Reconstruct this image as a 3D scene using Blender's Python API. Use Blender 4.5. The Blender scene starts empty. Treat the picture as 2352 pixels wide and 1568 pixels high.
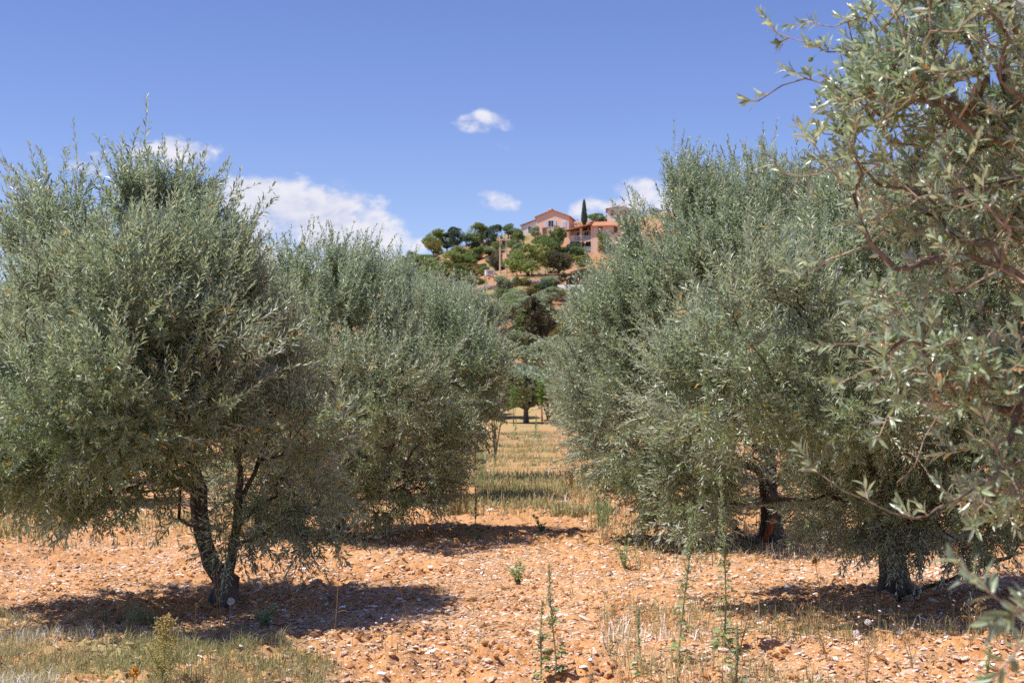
import bpy, math, random
import numpy as np
from math import radians, sin, cos, pi
from mathutils import Vector, Matrix

random.seed(7)
RNG = np.random.default_rng(11)
scene = bpy.context.scene
COL = scene.collection

# ------------------------------------------------------------------ camera
PW, PH, F = 2352.0, 1568.0, 3267.0          # photo pixels used for measuring; F = 50 mm lens in those pixels
CAM = np.array([0.0, 0.0, 1.5])
PITCH = math.atan(136.0 / F)
cd = bpy.data.cameras.new('camera'); cam = bpy.data.objects.new('camera', cd); COL.objects.link(cam)
cam.location = CAM; cam.rotation_euler = (pi/2 + PITCH, 0, 0)
cd.lens = 50; cd.sensor_width = 36; cd.clip_start = 0.1; cd.clip_end = 6000
cd.dof.use_dof = True; cd.dof.focus_distance = 9.8; cd.dof.aperture_fstop = 6.0
scene.camera = cam

def ray(px, py):
    x = (px - PW/2)/F; v = -(py - PH/2)/F
    d = np.array([x, cos(PITCH) - v*sin(PITCH), sin(PITCH) + v*cos(PITCH)])
    return d/d[1]
def at(px, py, Y):
    return CAM + ray(px, py)*Y

# ------------------------------------------------------------------ noise
def _h(ix, iy, iz, s):
    h = (ix*374761393 + iy*668265263 + iz*2147483647 + s*974634777) & 0xffffffff
    h = ((h ^ (h >> 13))*1274126177) & 0xffffffff
    h = ((h ^ (h >> 16))*2246822519) & 0xffffffff
    return ((h ^ (h >> 13)) & 0xffffff)/float(0xffffff)
def vnoise(x, y, z=None, s=0):
    x = np.asarray(x, float); y = np.asarray(y, float)
    z = np.zeros_like(x) if z is None else np.asarray(z, float)
    X = np.floor(x).astype(np.int64); Y = np.floor(y).astype(np.int64); Z = np.floor(z).astype(np.int64)
    fx, fy, fz = x-X, y-Y, z-Z
    fx = fx*fx*(3-2*fx); fy = fy*fy*(3-2*fy); fz = fz*fz*(3-2*fz)
    r = 0
    for a in (0, 1):
        wx = fx if a else 1-fx
        for b in (0, 1):
            wy = fy if b else 1-fy
            for c in (0, 1):
                wz = fz if c else 1-fz
                r = r + wx*wy*wz*_h(X+a, Y+b, Z+c, s)
    return r
def vnoise2(x, y, s=0):
    x = np.asarray(x, float); y = np.asarray(y, float)
    X = np.floor(x).astype(np.int64); Y = np.floor(y).astype(np.int64); Z = np.zeros_like(X)
    fx, fy = x-X, y-Y
    fx = fx*fx*(3-2*fx); fy = fy*fy*(3-2*fy)
    return ((1-fx)*(1-fy)*_h(X, Y, Z, s) + fx*(1-fy)*_h(X+1, Y, Z, s)
            + (1-fx)*fy*_h(X, Y+1, Z, s) + fx*fy*_h(X+1, Y+1, Z, s))

# ------------------------------------------------------------------ terrain
_PY = np.array([0, 95, 112, 150, 200, 240, 290, 340, 375, 450, 700, 1500, 9000.])
_PZ = np.array([0, 0, 1.0, 6.2, 14.0, 21.0, 28.0, 41.0, 46.0, 46.0, 30., 0., 0.])
_MX = np.array([-4000, -200, -90, -50, -34, -23, -10, 0, 25, 80, 150, 300, 4000.])
_MM = np.array([.05, .1, .25, .6, .74, .83, .93, 1, 1.08, 1.25, 1.42, 1.5, 1.5])
def macro(X, Y):
    X = np.asarray(X, float); Y = np.asarray(Y, float)
    z = 0
    for k in (-6, 0, 6):
        z = z + np.interp(Y+k*np.clip(Y/200, 0, 1), _PY, _PZ)/3
    m = np.interp(X, _MX, _MM)
    b = np.clip((Y-115)/80, 0, 1)
    far = b*((vnoise2(X/14, Y/10, 3)-.5)*2.2 + (vnoise2(X/4, Y/3, 4)-.5)*.7)
    return z*m + far
def pathmask(X, Y):
    c = 0.1 + 0.004*Y
    m = np.clip(1.25 - np.abs(X-c)/1.1, 0, 1)
    return m*np.clip((Y-18.5)/5, 0, 1)
def micro(X, Y):
    a = np.clip((60-Y)/40, 0, 1)
    n1 = vnoise2(X/.55, Y/.55, 1)-.5
    n2 = vnoise2(X/.14+3.1, Y/.14, 2)-.5
    n3 = vnoise2(X/.06+.7, Y/.06, 5)-.5
    n4 = vnoise2(X/.03, Y/.03, 8)-.5
    clod = vnoise2(X/.9, Y/.9, 6)
    k = .35 + 1.1*np.clip((clod-.35)*2.2, 0, 1)
    z = n1*.05 + k*(np.abs(n2)*.095 + n3*.05 + n4*.022)
    return a*z*(1-.6*pathmask(X, Y))
def gz(X, Y):
    return macro(X, Y) + micro(X, Y)
def hit(px, py, y0=6.0):
    d = ray(px, py)
    Y = np.concatenate([np.arange(y0, 60, .02), np.arange(60, 700, .25)])
    g = macro(d[0]*Y, Y); z = CAM[2] + d[2]*Y
    below = np.nonzero(z <= g)[0]
    i = below[0] if len(below) else int(np.argmin(z-g + 1e6*(Y > 480)))
    return np.array([d[0]*Y[i], Y[i], g[i]])

# ------------------------------------------------------------------ mesh accumulation
def unit(v):
    return v/np.maximum(np.linalg.norm(v, axis=-1, keepdims=True), 1e-9)
class Acc:
    """collects triangles/quads of one mesh; every vertex carries a random number (leaf tint)"""
    def __init__(s): s.v = []; s.f = []; s.r = []; s.n = 0
    def add(s, v, f, mat=0, rnd=0.5):
        v = np.asarray(v, float).reshape(-1, 3); f = np.asarray(f, np.int64)
        if len(v) == 0: return
        s.v.append(v); s.f.append((f + s.n, mat)); s.n += len(v)
        s.r.append(np.broadcast_to(np.asarray(rnd, float), (len(v),)))
    def mesh(s, name, mats, smooth=False):
        me = bpy.data.meshes.new(name)
        V = np.concatenate(s.v); R = np.concatenate(s.r)
        me.vertices.add(len(V)); me.vertices.foreach_set('co', V.astype(np.float32).ravel())
        li = np.concatenate([f.ravel() for f, m in s.f]); 
        tot = np.concatenate([np.full(len(f), f.shape[1]) for f, m in s.f])
        mi = np.concatenate([np.full(len(f), m) for f, m in s.f])
        me.loops.add(len(li)); me.loops.foreach_set('vertex_index', li.astype(np.int32))
        me.polygons.add(len(tot))
        st = np.concatenate([[0], np.cumsum(tot)[:-1]])
        me.polygons.foreach_set('loop_start', st.astype(np.int32))
        me.polygons.foreach_set('material_index', mi.astype(np.int32))
        me.polygons.foreach_set('use_smooth', np.full(len(tot), bool(smooth)))
        for m in mats: me.materials.append(m)
        at_ = me.attributes.new('rnd', 'FLOAT', 'POINT'); at_.data.foreach_set('value', R.astype(np.float32))
        me.update(calc_edges=True)
        return me
    def obj(s, name, mats, parent=None, smooth=False):
        o = bpy.data.objects.new(name, s.mesh(name, mats if isinstance(mats, (list, tuple)) else [mats], smooth))
        COL.objects.link(o)
        if parent: o.parent = parent
        return o
    # shapes
    def box(s, x0, x1, y0, y1, z0, z1, mat=0):
        v = [(x, y, z) for z in (z0, z1) for y in (y0, y1) for x in (x0, x1)]
        s.add(v, [(0, 2, 3, 1), (4, 5, 7, 6), (0, 1, 5, 4), (2, 6, 7, 3), (0, 4, 6, 2), (1, 3, 7, 5)], mat)
    def prism(s, prof, y0, y1, mat=0):
        n = len(prof)
        v = [(x, y0, z) for x, z in prof] + [(x, y1, z) for x, z in prof]
        s.add(v, [(i, (i+1) % n, (i+1) % n + n, i+n) for i in range(n)], mat)
        s.f.append((np.array([list(range(n))]) + s.n - 2*n, mat)); s.f.append((np.array([list(range(2*n-1, n-1, -1))]) + s.n - 2*n, mat))
    def tube(s, P, R, sides, mat=0, rnd=.5, cap=True, gnarl=0):
        P = np.asarray(P, float); n = len(P); R = np.broadcast_to(np.asarray(R, float), (n,))
        T = np.gradient(P, axis=0); T = unit(T)
        a = np.array([0, 0, 1.]) if abs(T[0][2]) < .9 else np.array([1., 0, 0])
        A = np.cross(T, a); bad = np.linalg.norm(A, axis=1) < .05
        A[bad] = np.cross(T[bad], [0.3, 1, 0.2]); A = unit(A); B = np.cross(T, A)
        th = np.arange(sides)*2*pi/sides
        V = P[:, None, :] + R[:, None, None]*(np.cos(th)[None, :, None]*A[:, None, :] + np.sin(th)[None, :, None]*B[:, None, :])
        if gnarl:
            w = 1 + gnarl*(2*vnoise(np.cos(th)[None, :]*1.6 + P[:, :1]*3, np.sin(th)[None, :]*1.6 + P[:, 1:2]*3, P[:, 2:3]*5 + 0*th[None, :], 9)-1)
            w = w + gnarl*1.2*np.exp(-np.maximum(P[:, 2:3]-P[0, 2], 0)/.13)*np.abs(np.sin(2.5*th+.7))[None, :]
            V = P[:, None, :] + (V - P[:, None, :])*w[..., None]
        i = np.arange(n-1)[:, None]*sides; j = np.arange(sides)[None, :]; k = (j+1) % sides
        s.add(V.reshape(-1, 3), np.stack([i+j, i+k, i+k+sides, i+j+sides], -1).reshape(-1, 4), mat, rnd)
        if cap and sides > 3:
            s.f.append((np.array([np.arange(sides)]) + s.n - sides, mat))
    def leaves(s, P, T, N, L, W, rnd, mat=0, fine=False, curl=.06):
        """lance shaped leaves: base P, axis T, upper-side normal N"""
        P = np.asarray(P); n = len(P)
        if n == 0: return
        T = unit(T); N = unit(N - T*np.sum(N*T, 1, keepdims=True)); B = np.cross(N, T)
        L = np.broadcast_to(L, (n,))[:, None]; W = np.broadcast_to(W, (n,))[:, None]; rnd = np.broadcast_to(rnd, (n,))
        if not fine:
            v = np.stack([P, P+T*L*.5 + B*W*.5 + N*W*.14, P+T*L - N*L*curl, P+T*L*.5 - B*W*.5 + N*W*.14], 1)
            f = np.array([(0, 2, 1), (0, 3, 2)]); k = 4
        else:
            v = np.stack([P, P+T*L*.28+B*W*.42+N*W*.16, P+T*L*.62+B*W*.48+N*W*.14-N*L*curl*.3, P+T*L-N*L*curl*1.4,
                          P+T*L*.62-B*W*.48+N*W*.14-N*L*curl*.3, P+T*L*.28-B*W*.42+N*W*.16, P+T*L*.28, P+T*L*.62-N*L*curl*.3], 1)
            f = np.array([(0, 6, 1), (0, 5, 6), (6, 7, 2), (6, 2, 1), (6, 5, 4), (6, 4, 7), (7, 3, 2), (7, 4, 3)]); k = 8
        fs = (np.arange(n)[:, None, None]*k + f[None]).reshape(-1, 3)
        s.add(v.reshape(-1, 3), fs, mat, np.repeat(rnd, k))
    def blobs(s, C, R, rng, mat=0, rnd=.5, rough=.25):
        """small rounded stones/fruits: centres C (n,3), radii R (n,3)"""
        t = (1+5**.5)/2
        b = unit(np.array([(-1, t, 0), (1, t, 0), (-1, -t, 0), (1, -t, 0), (0, -1, t), (0, 1, t), (0, -1, -t), (0, 1, -t), (t, 0, -1), (t, 0, 1), (-t, 0, -1), (-t, 0, 1)], float))
        f = np.array([(0, 11, 5), (0, 5, 1), (0, 1, 7), (0, 7, 10), (0, 10, 11), (1, 5, 9), (5, 11, 4), (11, 10, 2), (10, 7, 6), (7, 1, 8), (3, 9, 4), (3, 4, 2), (3, 2, 6), (3, 6, 8), (3, 8, 9), (4, 9, 5), (2, 4, 11), (6, 2, 10), (8, 6, 7), (9, 8, 1)])
        n = len(C); v = b[None]*(1 + (rng.random((n, 12, 1))-.5)*2*rough)*R[:, None, :]
        q = rng.random(n)*2*pi; c, sn = np.cos(q)[:, None], np.sin(q)[:, None]
        tl = (rng.random((n, 1))-.5)*.9
        x = v[..., 0]*c - v[..., 1]*sn; y = v[..., 0]*sn + v[..., 1]*c; z = v[..., 2] + x*tl
        v = np.stack([x, y, z], -1) + np.asarray(C)[:, None, :]
        s.add(v.reshape(-1, 3), (np.arange(n)[:, None, None]*12 + f[None]).reshape(-1, 3), mat, np.repeat(np.broadcast_to(rnd, (n,)), 12))

def tag(o, label=None, cat=None, group=None, kind=None):
    if label: o['label'] = label
    if cat: o['category'] = cat
    if group: o['group'] = group
    if kind: o['kind'] = kind
    return o
def thing(name, loc, label, cat, group=None, rz=0):
    o = bpy.data.objects.new(name, None); COL.objects.link(o)
    o.location = [float(c) for c in loc]; o.rotation_euler = (0, 0, rz); o.empty_display_size = .2
    return tag(o, label, cat, group)
def copy_thing(root, loc, rz, sc, label, group=None):
    r = root.copy(); COL.objects.link(r); r.location = [float(c) for c in loc]; r.rotation_euler = (0, 0, rz)
    r.scale = sc if isinstance(sc, (tuple, list)) else (sc, sc, sc)
    r['label'] = label
    if group: r['group'] = group
    for ch in list(root.children):
        c = ch.copy(); COL.objects.link(c); c.parent = r
    return r

# ------------------------------------------------------------------ materials
class NT:
    def __init__(s, tree): s.t = tree; s.t.nodes.clear()
    def n(s, typ, inp=None, **kw):
        nd = s.t.nodes.new(typ)
        for k, v in kw.items(): setattr(nd, k, v)
        for k, v in (inp or {}).items():
            if isinstance(v, bpy.types.NodeSocket): s.t.links.new(v, nd.inputs[k])
            else: nd.inputs[k].default_value = v
        return nd
    def math(s, op, a, b=0.0, c=0.0, clamp=False):
        return s.n('ShaderNodeMath', {0: a, 1: b, 2: c}, operation=op, use_clamp=clamp).outputs[0]
    def vmath(s, op, a, b=(0, 0, 0)):
        return s.n('ShaderNodeVectorMath', {0: a, 1: b}, operation=op).outputs[0]
    def mix(s, f, a, b, blend='MIX'):
        nd = s.n('ShaderNodeMix', data_type='RGBA', blend_type=blend)
        for i, v in ((0, f), (6, a), (7, b)):
            if isinstance(v, bpy.types.NodeSocket): s.t.links.new(v, nd.inputs[i])
            else: nd.inputs[i].default_value = v if i == 0 else (*v, 1)
        return nd.outputs[2]
    def noise(s, vec, scale, detail=4, rough=.55):
        return s.n('ShaderNodeTexNoise', {'Vector': vec, 'Scale': scale, 'Detail': detail, 'Roughness': rough}).outputs[0]
    def ss(s, x, a, b):
        nd = s.n('ShaderNodeMapRange', {0: x, 1: a, 2: b, 3: 0.0, 4: 1.0}, interpolation_type='SMOOTHSTEP')
        return nd.outputs[0]
    def out(s, sh): s.t.links.new(sh, s.n('ShaderNodeOutputMaterial').inputs[0])
def newmat(name):
    m = bpy.data.materials.new(name); m.use_nodes = True
    return m, NT(m.node_tree)

def leaf_mat(name, top, under, spots=None, rough=.38, trans=.18, frac=.006, spec=.5, var=.35):
    """two-sided leaf: green upper side, paler underside, a few turned leaves"""
    m, t = newmat(name)
    r = t.n('ShaderNodeAttribute', attribute_name='rnd').outputs['Fac']
    back = t.n('ShaderNodeNewGeometry').outputs['Backfacing']
    c = t.mix(back, top, under)
    v = t.math('MULTIPLY_ADD', r, 2*var, 1-var)
    c = t.mix(1.0, c, t.n('ShaderNodeCombineColor', {0: v, 1: v, 2: t.math('MULTIPLY_ADD', r, 1.1*var, 1-.6*var)}).outputs[0], 'MULTIPLY')
    if spots:
        c = t.mix(t.math('GREATER_THAN', r, 1-frac), c, spots)
    b = t.n('ShaderNodeBsdfPrincipled', {'Base Color': c, 'Roughness': rough, 'Specular IOR Level': spec})
    tr = t.n('ShaderNodeBsdfTranslucent', {'Color': t.mix(.5, c, tuple(min(1, x*1.6) for x in (top[0]*1.3, top[1]*1.4, top[2]*.6)))})
    t.out(t.n('ShaderNodeMixShader', {0: trans, 1: b.outputs[0], 2: tr.outputs[0]}).outputs[0])
    return m
def bark_mat(name, a, b, scale=14, bump=.6):
    m, t = newmat(name)
    co = t.n('ShaderNodeTexCoord').outputs['Object']
    st = t.vmath('MULTIPLY', co, (1, 1, .3))
    n = t.noise(st, scale, 6, .65); n2 = t.noise(co, scale*4, 3)
    c = t.mix(t.ss(n, .35, .65), a, b)
    h = t.math('MULTIPLY_ADD', n2, .3, n)
    bp = t.n('ShaderNodeBump', {'Strength': bump, 'Distance': .02, 'Height': h}).outputs[0]
    t.out(t.n('ShaderNodeBsdfPrincipled', {'Base Color': c, 'Roughness': .85, 'Normal': bp}).outputs[0])
    return m
def flat_mat(name, col, rough=.7, var=.12, scale=3, bump=0, spec=.3, streak=None):
    m, t = newmat(name)
    co = t.n('ShaderNodeTexCoord').outputs['Object']
    n = t.noise(co, scale, 5); n2 = t.noise(co, scale*9, 3)
    k = t.math('ADD', t.math('MULTIPLY', t.math('SUBTRACT', n, .5), 2*var), t.math('MULTIPLY_ADD', n2, var, 1-var*.5))
    c = t.mix(1.0, col, t.n('ShaderNodeCombineColor', {0: k, 1: k, 2: k}).outputs[0], 'MULTIPLY')
    inp = {'Base Color': c, 'Roughness': rough, 'Specular IOR Level': spec}
    if bump: inp['Normal'] = t.n('ShaderNodeBump', {'Strength': bump, 'Distance': .05, 'Height': n2}).outputs[0]
    t.out(t.n('ShaderNodeBsdfPrincipled', inp).outputs[0])
    return m
def ramp_mat(name, cols, rough=.8, trans=0.0, spec=.3):
    """colour picked along a list by the per-piece random number"""
    m, t = newmat(name)
    r = t.n('ShaderNodeAttribute', attribute_name='rnd').outputs['Fac']
    rp = t.n('ShaderNodeValToRGB', {0: r}); e = rp.color_ramp.elements
    for i, c in enumerate(cols):
        p = i/(len(cols)-1)
        el = e[0] if i == 0 else (e[1] if i == len(cols)-1 else e.new(p))
        el.position = p; el.color = (*c, 1)
    b = t.n('ShaderNodeBsdfPrincipled', {'Base Color': rp.outputs[0], 'Roughness': rough, 'Specular IOR Level': spec}).outputs[0]
    if trans:
        b = t.n('ShaderNodeMixShader', {0: trans, 1: b, 2: t.n('ShaderNodeBsdfTranslucent', {'Color': rp.outputs[0]}).outputs[0]}).outputs[0]
    t.out(b)
    return m
def tile_mat(name, a, b):
    m, t = newmat(name)
    co = t.n('ShaderNodeTexCoord').outputs['Object']
    w = t.n('ShaderNodeTexWave', {'Vector': co, 'Scale': 1.4, 'Distortion': .6, 'Detail': 2.0}).outputs['Fac']
    n = t.noise(co, 2.5, 4)
    c = t.mix(t.ss(n, .35, .65), a, b)
    bp = t.n('ShaderNodeBump', {'Strength': .8, 'Distance': .08, 'Height': w}).outputs[0]
    t.out(t.n('ShaderNodeBsdfPrincipled', {'Base Color': c, 'Roughness': .8, 'Normal': bp}).outputs[0])
    return m

M = {}
M['olive'] = leaf_mat('olive_leaf', (.225, .28, .172), (.54, .59, .50), (.80, .42, .04), rough=.44, frac=.006, spec=.9, trans=.30, var=.45)
M['olive_near'] = leaf_mat('olive_leaf_near', (.25, .32, .215), (.52, .58, .50), (.68, .32, .13), rough=.36, frac=.012, trans=.30, spec=1.0)
M['olive_far'] = leaf_mat('olive_leaf_far', (.27, .305, .21), (.38, .41, .33), trans=.3, rough=.5, spec=.3)
M['oak'] = leaf_mat('oak_leaf', (.105, .10, .06), (.135, .13, .083), trans=.25, rough=.55, spec=.25)
M['green'] = leaf_mat('broad_leaf', (.16, .225, .09), (.21, .265, .125), trans=.3, rough=.5, spec=.3)
M['bright'] = leaf_mat('bright_leaf', (.20, .245, .085), (.26, .295, .12), trans=.3, rough=.5, spec=.3)
M['pine'] = leaf_mat('pine_needle', (.08, .125, .085), (.10, .145, .10), trans=.28, rough=.6, spec=.2)
M['ochre'] = leaf_mat('ochre_leaf', (.22, .19, .06), (.26, .23, .10), rough=.6, spec=.2)
M['fig'] = leaf_mat('fig_leaf', (.095, .20, .018), (.15, .25, .04), rough=.45, trans=.4)
M['weed'] = leaf_mat('weed_leaf', (.23, .31, .15), (.30, .36, .21), rough=.55, trans=.3, spec=.3)
M['fruit'] = flat_mat('olive_fruit', (.20, .27, .06), .4, .2, 8)
M['bark'] = bark_mat('olive_bark', (.042, .032, .026), (.15, .115, .095))
M['twig'] = bark_mat('olive_twig', (.15, .085, .05), (.30, .20, .14), 30, .3)
M['twig_near'] = bark_mat('olive_twig_near', (.30, .20, .14), (.52, .41, .33), 40, .3)
M['bark_near'] = bark_mat('olive_bark_near', (.10, .07, .052), (.27, .205, .165), 30, .4)
M['stone'] = ramp_mat('limestone_chip', [(.46, .23, .10), (.56, .33, .18), (.66, .45, .30), (.76, .59, .45), (.70, .57, .46)], .85)
M['grass'] = ramp_mat('grass_blade', [(.15, .20, .055), (.25, .28, .10), (.40, .36, .15), (.54, .43, .21), (.60, .49, .28)], .6, .3)
M['litter'] = ramp_mat('dead_leaf', [(.12, .06, .03), (.24, .12, .06), (.36, .25, .15), (.30, .27, .20)], .8)
M['straw'] = ramp_mat('straw', [(.30, .16, .06), (.42, .26, .10), (.52, .38, .18)], .7, .15)
M['rust'] = ramp_mat('rust_weed', [(.22, .08, .035), (.30, .13, .06), (.20, .15, .05)], .8, .2)
M['stemgreen'] = ramp_mat('green_stem', [(.20, .26, .12), (.28, .32, .17)], .6, .1)
M['seed'] = ramp_mat('green_seed', [(.28, .35, .17), (.40, .44, .25)], .7, .2)
M['fluff'] = ramp_mat('horseweed_fluff', [(.50, .52, .15), (.68, .60, .22), (.66, .42, .18)], .7, .3)
M['puff'] = flat_mat('seed_puff', (.72, .68, .66), .9, .1, 60)
M['orange'] = flat_mat('dry_orange_bloom', (.60, .26, .03), .7, .3, 80)
M['petal'] = flat_mat('pale_petal', (.75, .60, .62), .7, .1, 60)
M['pinkwall'] = flat_mat('salmon_render', (.80, .55, .42), .9, .10, 1.2)
M['whitewall'] = flat_mat('white_render', (.80, .74, .66), .9, .08, 1.0)
M['ochrewall'] = flat_mat('ochre_render', (.50, .36, .25), .9, .12, 1.0)
M['tile'] = tile_mat('terracotta_tile', (.46, .17, .08), (.56, .27, .15))
M['dark'] = flat_mat('dark_opening', (.03, .03, .035), .3, .1, 2)
M['blue'] = flat_mat('pale_blue_paint', (.55, .66, .78), .5, .05, 2)
M['brown'] = flat_mat('brown_shutter', (.20, .085, .055), .6, .1, 2)
M['whitepaint'] = flat_mat('white_paint', (.78, .77, .75), .5, .05, 2)
M['pole'] = flat_mat('pole_wood', (.60, .46, .39), .8, .15, 2)
M['shedwood'] = flat_mat('shed_wood', (.13, .065, .045), .8, .15, 4)
M['concrete'] = flat_mat('grey_slab', (.40, .36, .34), .9, .12, 1.5)
M['rubble'] = flat_mat('rubble_stone', (.34, .25, .22), .9, .35, 5, .6)

# ground: red stony soil near, grass path, dry hill further off
def ground_mat():
    m, t = newmat('red_soil')
    co = t.n('ShaderNodeTexCoord').outputs['Object']
    sx = t.n('ShaderNodeSeparateXYZ', {0: co}); X, Y = sx.outputs[0], sx.outputs[1]
    big = t.noise(co, .7, 4); mid = t.noise(co, 6, 5, .6); fine = t.noise(co, 45, 4, .6)
    c = t.mix(t.ss(mid, .35, .65), (.43, .188, .060), (.57, .288, .108))
    c = t.mix(t.math('MULTIPLY', t.ss(big, .45, .7), .6), c, (.64, .37, .175))
    c = t.mix(t.math('MULTIPLY', t.ss(t.noise(co, 2.3, 5, .7), .45, .65), .7), c, (.29, .145, .065))
    c = t.mix(t.ss(fine, .5, .75), c, (.64, .38, .19))
    # pale chips
    vo = t.n('ShaderNodeTexVoronoi', {'Vector': t.vmath('ADD', co, t.n('ShaderNodeTexNoise', {'Vector': co, 'Scale': 9.0}).outputs['Color']), 'Scale': 30.0, 'Randomness': 1.0})
    pick = t.n('ShaderNodeSeparateColor', {0: vo.outputs['Color']}).outputs[0]
    chip = t.math('MULTIPLY', t.math('GREATER_THAN', pick, .55), t.ss(vo.outputs['Distance'], .42, .30))
    c = t.mix(chip, c, t.mix(pick, (.52, .36, .26), (.70, .56, .46)))
    # grass tint along the lane and in the front corner
    g = t.noise(co, 1.6, 5, .65)
    lane = t.math('MULTIPLY', t.ss(Y, 19.5, 26.0), t.ss(t.math('ABSOLUTE', t.math('SUBTRACT', X, t.math('MULTIPLY_ADD', Y, .004, .1))), 1.6, .7))
    corner = t.math('MULTIPLY', t.ss(Y, 9.9, 8.7), t.ss(X, -.8, -1.9))
    far = t.math('MULTIPLY', t.ss(Y, 70, 82), t.ss(Y, 120, 98))
    gm = t.math('MULTIPLY', t.math('ADD', t.math('MULTIPLY', lane, .6), t.math('ADD', t.math('MULTIPLY', corner, .8), t.math('MULTIPLY', far, .8)), clamp=True), t.ss(g, .36, .62))
    gc = t.mix(t.ss(t.noise(co, 3.2, 4), .4, .6), (.24, .26, .09), (.37, .32, .15))
    c = t.mix(gm, c, gc)
    # hill: dry grass, bare red earth, rubble
    hn = t.noise(co, .09, 6, .6); hn2 = t.noise(co, .5, 5, .65)
    hc = t.mix(t.ss(hn2, .38, .62), (.41, .18, .095), (.37, .21, .11))
    hc = t.mix(t.ss(hn, .47, .62), hc, (.25, .215, .09))
    hc = t.mix(t.math('MULTIPLY', t.ss(t.noise(co, .22, 6, .7), .56, .66), .7), hc, (.27, .19, .16))
    hill = t.ss(Y, 118, 150)
    c = t.mix(hill, c, hc)
    bp = t.n('ShaderNodeBump', {'Strength': .5, 'Distance': .02, 'Height': t.math('ADD', fine, t.math('MULTIPLY', chip, .6))}).outputs[0]
    t.out(t.n('ShaderNodeBsdfPrincipled', {'Base Color': c, 'Roughness': .92, 'Specular IOR Level': .2, 'Normal': bp}).outputs[0])
    return m
M['ground'] = ground_mat()

# ------------------------------------------------------------------ ground sheet
def axis(lo, hi, step, outer, ratio, omax):
    a = list(np.arange(lo, hi+1e-6, step)); s = step
    while a[-1] < outer: s = min(s*ratio, omax); a.append(a[-1]+s)
    return a
xs = axis(0, 4.2, .028, 3000, 1.045, 400); xs = np.array(sorted(set([-x for x in xs] + xs)))
ys = axis(7.0, 15.0, .028, 1000, 1.012, 60)
while ys[-1] < 5000: ys.append(ys[-1]+400)
yb = [7.0]; s_ = .028
while yb[-1] > -3000: s_ = min(s_*1.12, 500); yb.append(yb[-1]-s_)
ys = np.array(sorted(set(yb + ys)))
GX, GY = np.meshgrid(xs, ys)
GZ = gz(GX.ravel(), GY.ravel())
a = Acc(); nx, ny = len(xs), len(ys)
i = (np.arange(ny-1)[:, None]*nx + np.arange(nx-1)[None, :]).ravel()
a.add(np.stack([GX.ravel(), GY.ravel(), GZ], 1), np.stack([i, i+1, i+nx+1, i+nx], 1))
tag(a.obj('ground', M['ground'], smooth=True), kind='structure')

# ------------------------------------------------------------------ olive tree growing
def grow(limbs, ends, bf=.4, step=.13, wig=.02, rng=RNG, sag=.0):
    """limbs: polylines (first one starts at the base); ends: twig tips. Returns positions, parents, is-tip counts"""
    cap = 4*len(ends) + 4000
    P = np.zeros((cap*3, 3)); par = np.full(cap*3, -1); pl = np.zeros(cap*3); lim = np.zeros(cap*3, bool); n = 0
    for L in limbs:
        L = [np.asarray(p, float) for p in L]
        if n == 0:
            P[0] = L[0]; n = 1; cur = 0; pts = L[1:]
        else:
            cur = int(np.argmin(np.linalg.norm(P[:n]-L[0], axis=1))); pts = L[1:] if np.linalg.norm(P[cur]-L[0]) < .15 else L
        # smooth polyline
        K = [P[cur].copy()] + pts; K = np.array(K); seg = np.linalg.norm(np.diff(K, axis=0), axis=1); u = np.concatenate([[0], np.cumsum(seg)])
        m = max(2, int(u[-1]/(step*.7))); uu = np.linspace(0, u[-1], m+1)
        C = np.stack([np.interp(uu, u, K[:, k]) for k in range(3)], 1)
        for _ in range(2): C[1:-1] = .25*C[:-2] + .5*C[1:-1] + .25*C[2:]
        C[1:] += (rng.random((m, 3))-.5)*wig
        for c in C[1:]:
            P[n] = c; par[n] = cur; pl[n] = pl[cur] + np.linalg.norm(c-P[cur]); lim[n] = True; cur = n; n += 1
    nl = n
    ends = np.asarray(ends); d0 = np.min(np.linalg.norm(ends[:, None, :]-P[None, :n:3, :], axis=2), axis=1)
    tips = np.zeros(len(ends), int)
    for e_i in np.argsort(d0):
        e = ends[e_i]; d = np.linalg.norm(P[:n]-e, axis=1)
        j = int(np.argmin(d + bf*pl[:n])); dist = d[j]
        m = max(1, int(round(dist/step))); cur = j; p0 = P[j].copy()
        off = (rng.random(3)-.5)*dist*.18
        for k in range(1, m+1):
            tt = k/m; c = p0 + (e-p0)*tt + off*4*tt*(1-tt) + np.array([0, 0, -sag*dist*4*tt*(1-tt)])
            if k < m: c = c + (rng.random(3)-.5)*wig
            P[n] = c; par[n] = cur; pl[n] = pl[cur] + dist/m; cur = n; n += 1
        tips[e_i] = cur
    P, par, lim = P[:n], par[:n], lim[:n]
    cnt = np.zeros(n); cnt[tips] += 1
    for k in range(n-1, 0, -1): cnt[par[k]] += cnt[k]
    cnt = np.maximum(cnt, 1)
    return P, par, cnt, tips, lim

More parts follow.
